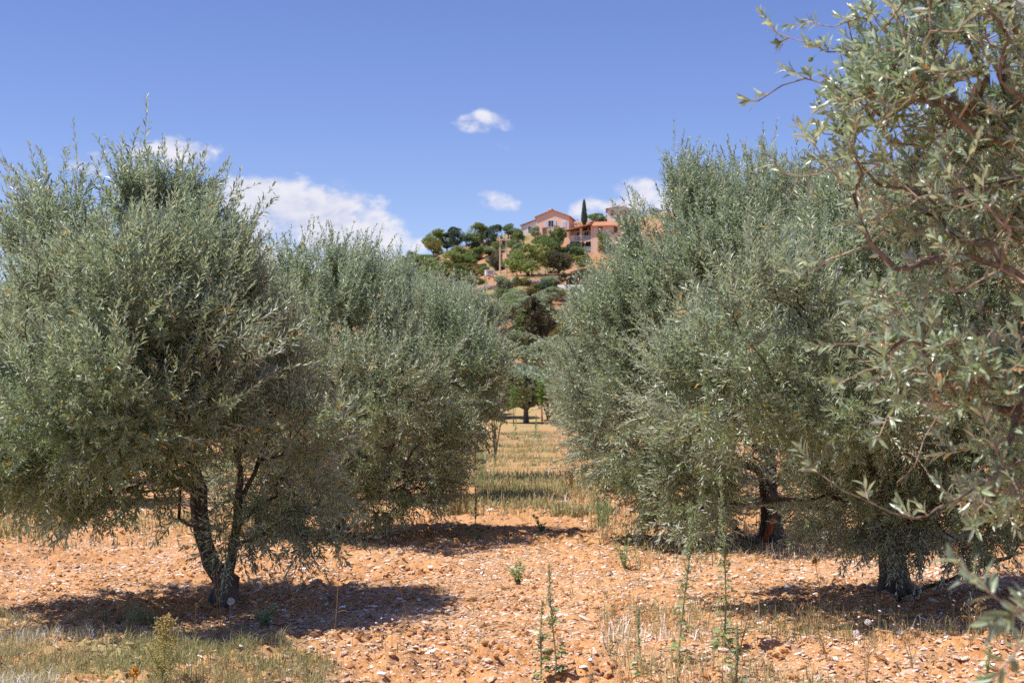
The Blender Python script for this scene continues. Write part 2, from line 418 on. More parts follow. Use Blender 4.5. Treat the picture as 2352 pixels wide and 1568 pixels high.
def branch_tubes(acc, acc_tw, P, par, cnt, rbase, rtip, flare=1.6, thin=.006, twig_mat=1):
    ex = math.log(rbase/rtip)/math.log(max(cnt[0], 2)); R = rtip*cnt**ex
    kids = [[] for _ in P]
    for k in range(1, len(P)): kids[par[k]].append(k)
    stack = [(0, None)]
    while stack:
        k, frm = stack.pop()
        ch = [] if frm is None else [frm]; cur = k; ch.append(cur)
        while kids[cur]:
            ks = sorted(kids[cur], key=lambda q: -cnt[q])
            for q in ks[1:]: stack.append((q, cur))
            cur = ks[0]; ch.append(cur)
        if len(ch) < 2: continue
        pts = P[ch]; r = R[ch].copy()
        if frm is not None: r[0] = min(R[ch[1]]*1.1, R[ch[0]])
        if frm is None and flare: r = r*(1 + (flare-1)*np.exp(-(pts[:, 2]-pts[0, 2])/.16))
        big = r.max()
        if big > thin:
            sides = 18 if big > .035 else (7 if big > .014 else 5)
            acc.tube(pts, r, sides, gnarl=.26 if big > .035 else .12)
        else:
            acc_tw.tube(pts, r, 3, mat=twig_mat, cap=False)
    return R

def lobe_pts(lobes, n, rng, gap=.35, freq=1.5, inner=.45, zmin=.3, seed=1):
    C = np.array([l[0] for l in lobes]); R = np.array([l[1] for l in lobes]); w = np.array([l[2] for l in lobes], float); w /= w.sum()
    k = rng.choice(len(lobes), size=n*4, p=w)
    d = unit(rng.normal(size=(n*4, 3))); rad = inner + (1-inner)*rng.random(n*4)**.55
    p = C[k] + R[k]*d*rad[:, None]; out = unit(d/R[k])
    ok = p[:, 2] > zmin
    nn = vnoise(p[:, 0]*freq+17, p[:, 1]*freq+5, p[:, 2]*freq, seed)
    ok &= rng.random(n*4) < np.clip((nn-gap)/.22 + .12, .06, 1)
    q = np.full(n*4, 9.)
    for i_ in range(len(lobes)):
        dd = np.linalg.norm((p-C[i_])/R[i_], axis=1); q = np.where(k == i_, q, np.minimum(q, dd))
    ok &= ~((q < .55) & (rng.random(n*4) < .75))
    id_ = np.nonzero(ok)[0][:n]
    return p[id_], out[id_]

def sprigs(acc, E, D, Ls, leafL, leafW, spacing, curve, rng, fine=False, twig=.0012, amax=70, amin=24, rndlo=0, mat=0, twig_mat=1, curl=.06):
    """leafy shoots: opposite leaf pairs along a slightly curved stem"""
    S = len(E); K = int(np.ceil(Ls.max()/spacing))
    D = unit(D)
    A = unit(np.cross(D, unit(rng.normal(size=(S, 3))))); B = np.cross(D, A)
    k = np.arange(K)[None, :]
    s = (k + .4 + .4*rng.random((S, K)))*spacing
    ok = s < Ls[:, None]
    pos = E[:, None, :] + D[:, None, :]*s[..., None] + curve[:, None, :]*(s**2)[..., None]
    T = unit(D[:, None, :] + 2*curve[:, None, :]*s[..., None])
    t = np.clip(s/Ls[:, None], 0, 1)
    for side in (0, 1):
        ph = k*(pi/2) + side*pi + rng.normal(size=(S, K))*.45
        rad = A[:, None, :]*np.cos(ph)[..., None] + B[:, None, :]*np.sin(ph)[..., None]
        al = np.radians(amax + (amin-amax)*t + rng.normal(size=(S, K))*14)
        Tl = unit(T*np.cos(al)[..., None] + rad*np.sin(al)[..., None] + rng.normal(size=(S, K, 3))*.1)
        Nl = T*np.sin(al)[..., None] - rad*np.cos(al)[..., None] + rng.normal(size=(S, K, 3))*.28
        L = leafL*(.72 + .5*rng.random((S, K)))*(1-.45*t**4); W = leafW*(.75 + .45*rng.random((S, K)))*(1-.3*t**4)
        keep = ok & (rng.random((S, K)) < .93)
        acc.leaves(pos[keep], Tl[keep], Nl[keep], L[keep], W[keep], rng.random((S, K))[keep], mat, fine, curl)
    # stems
    for f in range(1):
        q = np.array([0, .5, 1.]); ss_ = Ls[:, None]*q[None]
        pp = E[:, None, :] + D[:, None, :]*ss_[..., None] + curve[:, None, :]*(ss_**2)[..., None]
        th = np.arange(3)*2*pi/3
        ring = (A[:, None, None, :]*np.cos(th)[None, None, :, None] + B[:, None, None, :]*np.sin(th)[None, None, :, None])
        rr = twig*np.array([1.2, 1, .5])[None, :, None, None]
        V = pp[:, :, None, :] + ring*rr
        i = np.arange(2)[:, None]*3; j = np.arange(3)[None, :]; kk = (j+1) % 3
        fc = np.stack([i+j, i+kk, i+kk+3, i+j+3], -1).reshape(-1, 4)
        acc.add(V.reshape(-1, 3), (np.arange(S)[:, None, None]*9 + fc[None]).reshape(-1, 4), twig_mat)

def olive_tree(base, limbs, lobes, n_ends, label, group, rbase=.09, leafL=.058, leafW=.0135, spacing=.021, per=2, seed=1, gap=.35, zlo=.5, zhi=3.4,
               shoot=(.20, .46), fruit=0, step=.13, inner=.45, flare=1.6, upb=1.0):
    """one olive tree: Empty at the trunk base > trunk (stem, limbs, branches), crown (leafy shoots and twigs)"""
    rng = np.random.default_rng(seed); base = np.asarray(base, float)
    root = thing('olive_tree', base, label, 'olive tree', group)
    lim = [[np.asarray(p)-base for p in L] for L in limbs]
    lob = [(np.asarray(c)-base, np.asarray(r), w) for c, r, w in lobes]
    E, O = lobe_pts(lob, n_ends, rng, gap=gap, freq=2.5, seed=seed, inner=inner)
    P, par, cnt, tips, lm = grow(lim, E, rng=rng, step=step)
    tr = Acc(); cr = Acc()
    branch_tubes(tr, cr, P, par, cnt, rbase, .0016, flare)
    # shoots at every twig end and beside it
    prev = P[par[tips]]; dirb = unit(E-prev)
    allE, allD = [], []
    flow = np.stack([vnoise(E[:, 0]*1.7, E[:, 1]*1.7, E[:, 2]*1.7, 60+q)-.5 for q in range(3)], 1)*2.4
    for q in range(per):
        if q == 0: e = E
        else: e = prev + (E-prev)*rng.random((len(E), 1))*.9
        t = np.clip((E[:, 2]-zlo)/(zhi-zlo), 0, 1)[:, None]
        d = O*(.9-.35*t) + dirb*.35 + np.concatenate([np.zeros((len(E), 2)), (-.20 + (1.6*upb)*t**.8)], 1) + rng.normal(size=E.shape)*.34 + flow*.45
        allE.append(e); allD.append(d)
    e = np.concatenate(allE); d = unit(np.concatenate(allD)); t = np.clip((e[:, 2]-zlo)/(zhi-zlo), 0, 1)
    Ls = shoot[0] + (shoot[1]-shoot[0])*rng.random(len(e))**1.5*(.6+.5*t)
    Ls = Ls*(1 + .45*rng.random(len(e))*(rng.random(len(e)) < .22)*(t > .6))
    cv = np.zeros_like(e); cv[:, 2] = np.clip(rng.normal(size=len(e))*.6 + .1, -.8, .8)/np.maximum(Ls/.3, 1); cv[:, :2] += rng.normal(size=(len(e), 2))*.25
    sprigs(cr, e, d, Ls, leafL, leafW, spacing, cv, rng)
    if fruit:
        k = rng.choice(len(E), fruit); c = E[k] + rng.normal(size=(fruit, 3))*.04
        cr.blobs(c, np.tile([.008, .008, .011], (fruit, 1)), rng, mat=2, rough=.02)
    tr.obj('trunk', [M['bark']], root, True)
    cr.obj('crown', [M['olive'], M['twig'], M['fruit']], root)
    return root

def pl(pts, Y):       # pixel polyline -> points at the tree's distance (optional third value: nearer/further)
    return [at(p[0], p[1], Y + (p[2] if len(p) > 2 else 0)) for p in pts]
def lb(rows, Y):
    return [(at(px, py, Y+dy-.25), (rx*Y/F, rd, ry*Y/F), w) for px, py, dy, rx, ry, rd, w in rows]

def onground(px, py):
    p = hit(px, py); p[2] = gz(np.array([p[0]]), np.array([p[1]]))[0]-.02; return p

G_LEFT = 'olive trees of the left orchard row'; G_RIGHT = 'olive trees of the right orchard row'
YL1 = 10.5; b = onground(517, 1388); YL1 = b[1]
olive_tree(b, [
    [b, at(516, 1340, YL1), at(525, 1310, YL1), at(540, 1250, YL1), at(548, 1150, YL1), at(552, 1080, YL1), at(535, 980, YL1), at(500, 850, YL1), at(515, 720, YL1), at(470, 600, YL1)],
    pl([(508, 1345), (490, 1305), (470, 1265), (462, 1190), (455, 1110), (438, 1050), (425, 990), (415, 900), (380, 800), (340, 680), (350, 560), (360, 430)], YL1),
    pl([(548, 1150), (580, 1090), (605, 1050), (620, 960), (640, 850), (600, 720)], YL1),
    pl([(605, 1050), (690, 1040, -.1), (770, 1015, -.2), (840, 985, -.2)], YL1),
    pl([(425, 990), (330, 950, -.2), (200, 890, -.3), (90, 780, -.2), (130, 600), (150, 430)], YL1),
    pl([(455, 1110), (330, 1070, -.4), (150, 1070, -.6), (20, 1060, -.6)], YL1),
    pl([(430, 1000), (410, 900, -.5), (330, 820, -.9), (230, 760, -1.0)], YL1),
    pl([(548, 1120), (560, 980, .5), (450, 850, 1.0), (350, 700, 1.0)], YL1)],
    lb([(140, 465, .1, 62, 105, .35, .34), (110, 570, 0, 60, 60, .5, .3), (350, 515, -.1, 72, 115, .5, .9), (255, 640, 0, 60, 50, .5, .4), (420, 570, 0, 70, 90, .5, .5), (330, 730, -.3, 250, 160, 1.3, 2.6), (480, 660, 0, 80, 150, .7, .9),
        (280, 960, -1.0, 230, 100, .7, 1.0), (360, 840, -1.4, 190, 120, .6, .7), (70, 830, 0, 200, 160, 1.1, 1.7), (220, 930, -.5, 320, 150, 1.4, 2.8), (540, 810, -.1, 150, 160, 1.1, 1.0), (40, 1060, -.5, 190, 90, 1.0, 1.3), (270, 1080, -.2, 150, 70, .8, .7),
        (670, 1000, -.1, 140, 80, .7, .4), (590, 1190, .35, 90, 60, .35, .14), (395, 1170, .3, 40, 60, .25, .05), (730, 1210, -.1, 70, 50, .3, .12), (180, 1190, -.6, 22, 30, .2, .03), (680, 1140, .2, 90, 60, .4, .14), (545, 1225, -.05, 35, 25, .10, .03)], YL1),
    3100, 'nearest olive of the left row, forked dark trunk and tall shoots against the sky', G_LEFT, rbase=.07, seed=3, zhi=3.3, leafL=.066, leafW=.0158, gap=.38, fruit=260)

b = onground(772, 1228); Y2 = b[1]
olive_tree(b, [
    pl([(772, 1228), (758, 1190), (740, 1150), (725, 1080), (730, 1000), (720, 880), (720, 740), (715, 640)], Y2),
    pl([(745, 1160), (800, 1080), (880, 1000), (980, 920), (1060, 870)], Y2),
    pl([(728, 1060), (680, 980), (620, 900), (600, 780)], Y2),
    pl([(730, 1000), (780, 880), (800, 760), (800, 650)], Y2),
    pl([(800, 1080), (860, 1060, -.8), (900, 1020, -1.2)], Y2)],
    lb([(700, 670, 0, 90, 100, .7, .9), (800, 660, 0, 55, 70, .5, .45), (650, 670, .3, 60, 70, .5, .4), (820, 900, -1.3, 180, 100, .7, .8), (740, 720, -.2, 150, 90, .9, 1.0), (750, 820, -.2, 270, 170, 1.5, 2.4), (1000, 880, -.2, 140, 150, 1.1, 1.6), (900, 1020, -.3, 190, 110, 1.2, 1.4),
        (620, 940, 0, 200, 190, 1.2, 1.2), (850, 1130, -.4, 130, 80, .7, .6), (980, 770, .2, 120, 80, .8, .8), (1070, 860, -.1, 80, 70, .5, .5), (960, 1080, -.2, 90, 70, .6, .35), (740, 1140, -.5, 140, 80, .5, .5), (900, 1150, -.5, 110, 60, .5, .4), (600, 1090, 0, 120, 90, .8, .6)], Y2),
    2900, 'second olive of the left row, trunk leaning left in its own shade', G_LEFT, rbase=.10, seed=5, leafL=.064, leafW=.0175, spacing=.024, zhi=3.3, fruit=120, gap=.36)

b = onground(880, 1148); Y3 = b[1]
olive_tree(b, [pl([(880, 1148), (885, 1080), (900, 950), (920, 800), (905, 640)], Y3), pl([(890, 1020), (960, 900), (1000, 800)], Y3)],
    lb([(905, 665, 0, 42, 50, .45, .6), (860, 710, 0, 70, 60, .6, .6), (960, 730, 0, 110, 70, .9, 1.2), (960, 860, 0, 170, 150, 1.3, 2.3), (900, 1000, 0, 170, 100, 1.2, 1.3), (1060, 850, 0, 70, 80, .6, .5)], Y3),
    1700, 'third olive of the left row, narrow peak of pale shoots rising above its neighbours', G_LEFT, rbase=.10, seed=8, leafL=.068, leafW=.019, spacing=.028, zhi=3.5, step=.2)
b = onground(946, 1100); Y4 = b[1]
olive_tree(b, [pl([(946, 1100), (950, 1020), (990, 900), (1050, 760)], Y4), pl([(955, 1000), (1020, 920), (1080, 850)], Y4)],
    lb([(1060, 735, 0, 65, 55, .7, .8), (1050, 820, 0, 90, 100, .7, 1.4), (980, 900, 0, 130, 110, .8, 1.5), (1000, 760, 0, 70, 60, .7, .7), (1120, 760, 0, 35, 45, .5, .4)], Y4),
    1300, 'fourth olive of the left row, rounded top below the fresh green fig shoots', G_LEFT, rbase=.10, seed=9, leafL=.07, leafW=.022, spacing=.03, zhi=3.4, step=.25)

b = onground(2058, 1374); YR1 = b[1]
olive_tree(b, [
    pl([(2058, 1374), (2052, 1300), (2038, 1220), (2030, 1130), (2040, 1050), (2060, 960), (2080, 800), (2060, 640)], YR1),
    pl([(2035, 1110), (1990, 1010, -.1), (1930, 950, -.1), (1865, 890, 0), (1840, 800, .2), (1930, 620, .4), (1980, 480, .4)], YR1),
    pl([(1945, 960), (1880, 955), (1815, 945, .2)], YR1),
    pl([(2040, 1060), (2100, 980, -.2), (2180, 900, -.3), (2260, 740, -.2), (2300, 560), (2280, 400)], YR1),
    pl([(1990, 1010), (1850, 960, -.3), (1720, 930, -.3), (1640, 1000, -.2)], YR1),
    pl([(2045, 1080), (2150, 1080, -.4), (2260, 1120, -.5), (2340, 1180, -.4)], YR1),
    pl([(2060, 960), (2150, 850, .7), (2200, 650, .8)], YR1)],
    lb([(2060, 690, 0, 290, 190, 1.2, 2.4), (2300, 640, 0, 230, 290, 1.2, 2.0), (1960, 850, .3, 140, 120, .8, .8), (1680, 870, 0, 140, 110, .9, 1.1), (1580, 1110, -.1, 75, 110, .6, .7), (1930, 900, -1.2, 170, 110, .7, .9), (1740, 740, -1.3, 150, 100, .6, .7), (1620, 900, -.9, 110, 110, .7, .7), (1760, 800, .2, 150, 120, .9, .8), (2150, 950, -.3, 270, 150, 1.0, 2.0), (2280, 1110, -.3, 170, 90, .8, .7), (1960, 1110, .3, 110, 80, .5, .3),
        (2070, 1200, -.4, 100, 70, .35, .35), (1960, 1170, -.3, 120, 70, .5, .4), (2180, 1210, -.4, 110, 60, .4, .35), (2250, 430, .2, 160, 140, .8, .9), (2000, 530, .3, 150, 90, .8, .9), (2340, 1230, -.1, 90, 50, .5, .18), (1920, 1030, .2, 80, 70, .5, .2), (2180, 1240, .4, 60, 40, .3, .08), (2090, 1170, -.3, 60, 40, .2, .05)], YR1),
    3300, 'olive of the right row with thick flared trunk, half hidden by the close branches', G_RIGHT, rbase=.085, seed=12, zhi=3.3, flare=1.7, leafL=.066, leafW=.0158, gap=.38, fruit=120)

b = onground(1772, 1246); YR2 = b[1]
R2 = olive_tree(b, [
    pl([(1772, 1246), (1772, 1180), (1764, 1110), (1764, 1060), (1785, 1000), (1820, 900), (1830, 780), (1840, 620), (1800, 480)], YR2),
    pl([(1766, 1120), (1810, 1100), (1850, 1075), (1900, 1000), (1920, 850)], YR2),
    pl([(1764, 1060), (1710, 980, -.2), (1630, 880, -.2), (1580, 720), (1560, 560), (1565, 460)], YR2),
    pl([(1710, 980), (1600, 960, -.5), (1480, 940, -.6), (1380, 860, -.5)], YR2),
    pl([(1630, 880), (1500, 760), (1430, 680)], YR2),
    pl([(1785, 1000), (1750, 850, -.9), (1720, 700, -1.0), (1730, 520, -.4)], YR2)],
    lb([(1562, 470, 0, 32, 75, .3, .35), (1495, 585, 0, 65, 70, .6, .7), (1590, 520, 0, 80, 80, .6, .9), (1740, 475, 0, 130, 80, .8, 1.3), (1570, 690, -.5, 140, 100, .8, 1.4), (1700, 620, -.6, 150, 100, .7, 1.2), (1650, 610, 0, 190, 140, 1.3, 2.2), (1850, 480, 0, 120, 90, .9, .9), (1435, 730, 0, 95, 100, .9, 1.0),
        (1390, 840, 0, 110, 140, 1.0, 1.3), (1460, 990, -.2, 150, 120, 1.0, 1.2), (1650, 830, -.3, 250, 190, 1.5, 2.4), (1900, 720, 0, 190, 220, 1.3, 1.4), (1550, 1130, -.4, 130, 80, .7, 1.0), (1620, 1210, -.5, 100, 60, .4, .5), (1850, 1130, .5, 120, 60, .6, .4), (1660, 1000, -.4, 130, 100, 1.0, .8), (1470, 1120, -.3, 60, 60, .4, .2)], YR2),
    3700, 'olive of the right row with red earth splashed trunk base, tall broad crown', G_RIGHT, rbase=.095, seed=15, leafL=.064, leafW=.017, spacing=.023, zhi=3.9, gap=.32, fruit=160)
# the reddish strip on its trunk foot (bark stripped bare)
a = Acc(); q = b
a.tube([at(1762, 1246, YR2-.1), at(1766, 1225, YR2-.1), at(1772, 1200, YR2-.09), at(1778, 1165, YR2-.07)], [.05, .042, .036, .02], 8)
o = a.obj('bare_bark_strip', flat_mat('bare_red_bark', (.42, .10, .045), .8, .3, 12), R2, True)
o.location = -Vector(b); o['label'] = 'reddish bare strip on the trunk foot'

# olives of the rows further back: two growing patterns, copied
def proto_olive(seed, label, group, loc, n=1500, leafL=.075, leafW=.024):
    z = np.array([0, 0, 0.])
    rng = np.random.default_rng(seed)
    lob = [(np.array([0, 0, 2.0]), np.array([1.25, 1.25, .85]), 2.5), (np.array([.2, .1, 2.6]), np.array([.8, .8, .6]), .9)]
    for k in range(7):
        an = k*.9 + rng.random(); r = .75 + .25*rng.random(); lob.append((np.array([r*cos(an), r*sin(an), 1.2 + 1.5*rng.random()]), np.array([.75, .75, .55 + .2*rng.random()]), .9))
    lim = [[z, (0.02, 0, .5), (.1, .05, 1.1), (.15, 0, 1.9), (.1, .1, 2.8)], [(.03, 0, .55), (-.35, .1, 1.1), (-.8, .2, 1.7)], [(.05, 0, .7), (.5, -.3, 1.2), (.9, -.5, 1.8)], [(.05, 0, .6), (.1, .5, 1.2), (.1, .9, 1.9)]]
    r = olive_tree(z, [[np.array(p) for p in L] for L in lim], lob, n, label, group, rbase=.10, seed=seed, leafL=leafL, leafW=leafW, spacing=.03, step=.25, zhi=3.2)
    r.location = [float(c) for c in loc]
    return r
def gl(x, y): return (x, y, float(macro(np.array([x]), np.array([y]))[0])-.02)
pA = proto_olive(31, 'third trunk of the right row, olive just behind the tall broad one', G_RIGHT, gl(2.65, 20.6))
pB = proto_olive(47, 'olive at the far left, first of the outer row beyond the forked tree', 'olive trees of the outer rows', gl(-7.2, 20.5))
rows = [(pA, -3.5, 33.0, .88, 'fifth olive of the left row, mostly behind the nearer crowns', G_LEFT), (pB, -3.5, 39.0, .88, 'sixth olive of the left row, seen only as a pale edge by the lane', G_LEFT),
        (pA, -3.5, 45.5, .86, 'seventh olive of the left row, near the far end of the lane', G_LEFT), (pB, -3.5, 52.0, .84, 'last olive of the left row at the end of the lane', G_LEFT),
        (pB, 2.6, 26.5, 1.0, 'fourth trunk of the right row, dark lower skirt beside the lane', G_RIGHT), (pA, 2.55, 32.5, 1.0, 'fifth olive of the right row along the lane', G_RIGHT),
        (pB, 2.55, 39.0, 1.0, 'sixth olive of the right row along the lane', G_RIGHT), (pA, 2.6, 46.0, .95, 'last olive of the right row at the end of the lane', G_RIGHT),
        (pA, -7.1, 26.0, 1.0, 'second olive of the outer left row, seen under the forked tree', 'olive trees of the outer rows'), (pB, -7.0, 32.0, 1.0, 'third olive of the outer left row, behind the forked tree', 'olive trees of the outer rows'),
        (pA, -6.9, 38.0, 1.05, 'fourth olive of the outer left row, behind the leaning trunk', 'olive trees of the outer rows'), (pB, -6.8, 45.0, 1.0, 'fifth olive of the outer left row, far behind the leaning trunk', 'olive trees of the outer rows'),
        (pB, 7.9, 23.0, 1.0, 'first olive of the outer right row, behind the flared trunk', 'olive trees of the outer rows'), (pA, 7.8, 29.0, 1.0, 'second olive of the outer right row, seen between the two right trunks', 'olive trees of the outer rows'),
        (pB, 7.7, 35.0, 1.0, 'third olive of the outer right row, behind the tall broad crown', 'olive trees of the outer rows')]
for k, (p, x, y, s, lab, grp) in enumerate(rows):
    copy_thing(p, gl(x, y), 1.7*k + .6, s, lab, grp)

# ------------------------------------------------------------------ the close olive on the right
def near_olive():
    rng = np.random.default_rng(77); Y = 4.9
    base = np.array([2.32, 4.95, -.02])
    root = thing('olive_tree', base, 'close olive reaching in from the right edge, bare reddish twigs and large leaves', 'olive tree', G_RIGHT)
    limbs = [[base, base+[.0, 0, .5], base+[-.05, 0, .95], at(2560, 560, 4.9), at(2440, 380, 4.9), at(2352, 312, 4.85), at(2290, 290, 4.8), at(2230, 262, 4.75), at(2150, 225, 4.7), at(2040, 190, 4.6)],
        [at(2560, 700, 4.9), at(2440, 720, 4.9), at(2352, 770, 4.8), at(2290, 840, 4.75), at(2230, 880, 4.7), at(2150, 950, 4.65), at(2110, 1050, 4.6), at(2060, 1110, 4.55)],
        [at(2560, 560, 4.9), at(2480, 300, 5.1), at(2420, 100, 5.1), at(2380, -60, 5.0)],
        [at(2440, 380, 4.9), at(2330, 420, 4.8), at(2200, 440, 4.7), at(2050, 470, 4.6)],
        [at(2440, 720, 4.9), at(2330, 620, 4.7), at(2200, 580, 4.6), at(2060, 620, 4.5)],
        [at(2352, 770, 4.8), at(2340, 950, 4.6), at(2300, 1080, 4.5), at(2240, 1180, 4.4)],
        [base+[-.05, 0, .75], (2.15, 4.2, 1.0), (1.85, 3.4, 1.2), at(2600, 1240, 2.9), at(2440, 1310, 2.6)]]
    tips = [(1742, 232, 4.6), (1786, 78, 4.7), (1868, 55, 4.8), (1850, 180, 4.6), (1868, 330, 4.5), (1795, 398, 4.4), (1850, 640, 4.5), (1895, 600, 4.5), (1925, 790, 4.3), (1930, 880, 4.4), (1880, 1085, 4.2), (2020, 1000, 4.4),
            (2100, 1190, 4.2), (2190, 1150, 4.3), (1990, 40, 4.8), (2010, 140, 4.8), (1900, 120, 4.7), (1935, 230, 4.5), (1960, 300, 4.6), (2000, 560, 4.5), (1980, 700, 4.4), (2040, 840, 4.4), (1960, 190, 4.7), (2090, 60, 4.7), (2130, -10, 4.8), (1940, 430, 4.5), (1985, 520, 4.6), (2240, 1210, 4.2), (2300, 1190, 4.3), (2060, 790, 4.4), (2080, 930, 4.4), (2250, 1130, 4.2)]
    E0 = np.array([at(*t) for t in tips]); 
    lob = lb([(2070, 80, 0, 120, 110, .4, .45), (2010, 240, -.1, 110, 90, .3, .25), (2230, 150, 0, 200, 230, .5, 1.3), (2330, 420, 0, 270, 170, .6, 1.5), (2200, 470, -.1, 200, 130, .5, .8), (2270, 720, -.1, 250, 180, .6, 1.2), (2350, 960, -.1, 180, 180, .45, .7), (2320, 1150, -.2, 110, 50, .3, .2), (2520, 250, 0, 220, 380, .8, 1.6), (2540, 800, 0, 200, 330, .7, 1.2), (2060, 330, -.1, 160, 190, .4, .45), (2100, 780, -.2, 150, 150, .4, .4), (2350, -80, 0, 260, 160, .7, .6)], Y)
    E1, O1 = lobe_pts(lob, 1250, rng, gap=.34, freq=2.2, inner=.35, seed=5)
    Ec = np.array([at(2290, 1375, 2.45), at(2330, 1500, 2.7), at(2350, 1405, 2.5)])
    E2, _ = lobe_pts(lob, 200, rng, gap=.3, freq=2.2, inner=.1, seed=6)
    E = np.concatenate([E0, E1, Ec]) - base; nE = len(E); E = np.concatenate([E, E2-base])
    P, par, cnt, tips_, lm = grow([[np.asarray(p)-base for p in L] for L in limbs], E, bf=.28, step=.07, wig=.012, rng=rng, sag=.02)
    tr = Acc(); cr = Acc()
    branch_tubes(tr, tr, P, par, cnt, .058, .0021, 1.5, thin=.008, twig_mat=1)
    tips_ = tips_[:nE]; E = E[:nE]
    prev = P[par[tips_]]; db = unit(E-prev)
    eE, eD, eL = [], [], []
    lead = len(E0)
    for q in range(4):
        e = E if q == 0 else prev + (E-prev)*rng.random((len(E), 1)) + (0 if q < 2 else 0)
        if q == 3: e = P[par[par[tips_]]]
        d = db*(.8 if q == 0 else .35) + np.array([-.25, -.15, .55]) + rng.normal(size=E.shape)*(.28 if q == 0 else .55)
        keep = np.ones(len(E), bool) if q == 0 else rng.random(len(E)) < (.55 if q == 1 else .3)
        eE.append(e[keep]); eD.append(unit(d)[keep]); eL.append(((.035 + .055*rng.random(len(E))) if q == 0 else (.02 + .035*rng.random(len(E))))[keep])
    e = np.concatenate(eE); d = np.concatenate(eD); Ls = np.concatenate(eL); Ls[:lead] += .02; Ls[len(E)-3:len(E)] = .12
    cv = rng.normal(size=e.shape)*.8; cv[:, 2] -= .5
    sprigs(cr, e, d, Ls, .052, .0130, .0125, cv, rng, fine=True, twig=.0022, amax=58, amin=14, curl=.08)
    tr.obj('trunk', [M['bark_near'], M['twig_near']], root, True)
    cr.obj('crown', [M['olive_near'], M['twig_near']], root)
    fm = None
    spots = [(1783, 95, 4.7), (1862, 137, 4.7), (2055, 225, 4.6), (2055, 278, 4.6), (2160, 398, 4.6), (2230, 45, 4.7), (2430, 500, 4.6), (2260, 520, 4.6), (2170, 545, 4.5), (2310, 600, 4.6), (2000, 160, 4.7), (2120, 330, 4.6), (2330, 700, 4.6), (2240, 60, 4.6), (2150, 120, 4.7), (2080, 700, 4.5), (2290, 330, 4.6), (2180, 190, 4.7), (2345, 880, 4.5), (2210, 780, 4.5)]
    for px, py, yy in spots:
        if fm is None:
            a = Acc(); th = np.linspace(0, pi, 9)
            a.tube(np.stack([0*th, 0*th, .0105*np.cos(th)], 1), np.maximum(.0078*np.sin(th), 1e-4), 10)
            a.tube([(0, 0, .0105), (.001, 0, .018), (.003, 0, .026)], .0007, 4)
            o = a.obj('olive_fruit', M['fruit'], root, True); fm = o
        else:
            o = fm.copy(); COL.objects.link(o); o.parent = root
        o.location = Vector(at(px, py, yy)-base); o.rotation_euler = (rng.normal()*.4, rng.normal()*.4, 0)
    return root
near_olive()
# ------------------------------------------------------------------ stones, litter, grass
def scatter(n, ylo, yhi, xk, rng, power=1.0):
    """points over the ground, thinning with distance"""
    y = ylo*(yhi/ylo)**(rng.random(n)**power); x = (rng.random(n)*2-1)*(xk*y + .8)
    return x, y
def gravel():
    rng = np.random.default_rng(21); a = Acc()
    for n, yl, yh, s0, s1, fl in ((70000, 7.0, 15.0, .006, .018, .5), (5500, 7.0, 16.0, .015, .036, .40), (26000, 12.0, 32.0, .012, .032, .5), (60, 7.2, 14, .035, .055, .55)):
        x, y = scatter(n, yl, yh, .42, rng, 1.0)
        d = vnoise2(x/.8, y/.8, 33)*.6 + vnoise2(x/2.5, y/2.5, 34)*.6
        keep = rng.random(n) < np.clip((d-.28)*2.3, .12, 1)*(1-.75*pathmask(x, y))*np.where((y < 9.3) & (x < -1.3), .25, 1)
        x, y = x[keep], y[keep]; k = len(x)
        s = s0 + (s1-s0)*rng.random(k)**2.2
        R = np.stack([s*(.8+.9*rng.random(k)), s*(.6+.4*rng.random(k)), s*fl*(.6+.6*rng.random(k))], 1)
        C = np.stack([x, y, gz(x, y) + R[:, 2]*.1], 1)
        a.blobs(C, R, rng, rnd=np.clip(.12 + rng.random(k)*.9, 0, 1), rough=.24)
    tag(a.obj('gravel', M['stone']), 'pale limestone chips strewn over the red soil', 'gravel', kind='stuff')
    c = Acc(); n = 30000
    x, y = scatter(n, 7.0, 22.0, .42, rng)
    keep = rng.random(n) < np.clip((vnoise2(x/.7, y/.7, 36)-.3)*2.2, .1, 1)*(1-.8*pathmask(x, y)); x, y = x[keep], y[keep]; k = len(x)
    s = .007 + .024*rng.random(k)**3
    R = np.stack([s*(.8+.5*rng.random(k)), s*(.8+.4*rng.random(k)), s*.7], 1)
    c.blobs(np.stack([x, y, gz(x, y)+R[:, 2]*.3], 1), R, rng, rough=.3)
    tag(c.obj('soil_clods', M['ground']), 'crumbled red soil clods lying on the ploughed ground', 'soil', kind='stuff')
    l = Acc(); n = 22000
    x, y = scatter(n, 7.0, 20.0, .42, rng)
    under = np.minimum(np.hypot(x+1.9, (y-10.4)/1.1), np.minimum(np.hypot(x-2.6, (y-10.8)/1.1), np.minimum(np.hypot(x-2.5, y-15), np.hypot(x+1.6, y-15.8))))
    keep = rng.random(n) < np.clip(1.15-under/2.4, .2, 1); x, y = x[keep], y[keep]; k = len(x)
    P = np.stack([x, y, gz(x, y)+.006], 1); T = unit(np.concatenate([rng.normal(size=(k, 2)), rng.normal(size=(k, 1))*.18], 1)); N = unit(np.concatenate([rng.normal(size=(k, 2))*.4, np.ones((k, 1))], 1))
    l.leaves(P, T, N, .035+.03*rng.random(k), .011+.006*rng.random(k), rng.random(k), curl=.2)
    for q in range(260):
        j = rng.integers(k); t = unit(rng.normal(size=3)*[1, 1, .08]); L = .06+.2*rng.random()
        l.tube([P[j]-t*L/2+[0, 0, .01], P[j]+[0, 0, .022], P[j]+t*L/2+[0, 0, .012]], .0016+.0018*rng.random(), 3, rnd=.3+.6*rng.random(), cap=False)
    tag(l.obj('fallen_leaves', M['litter']), 'dead olive leaves and broken twigs on the shaded soil', 'leaf litter', kind='stuff')
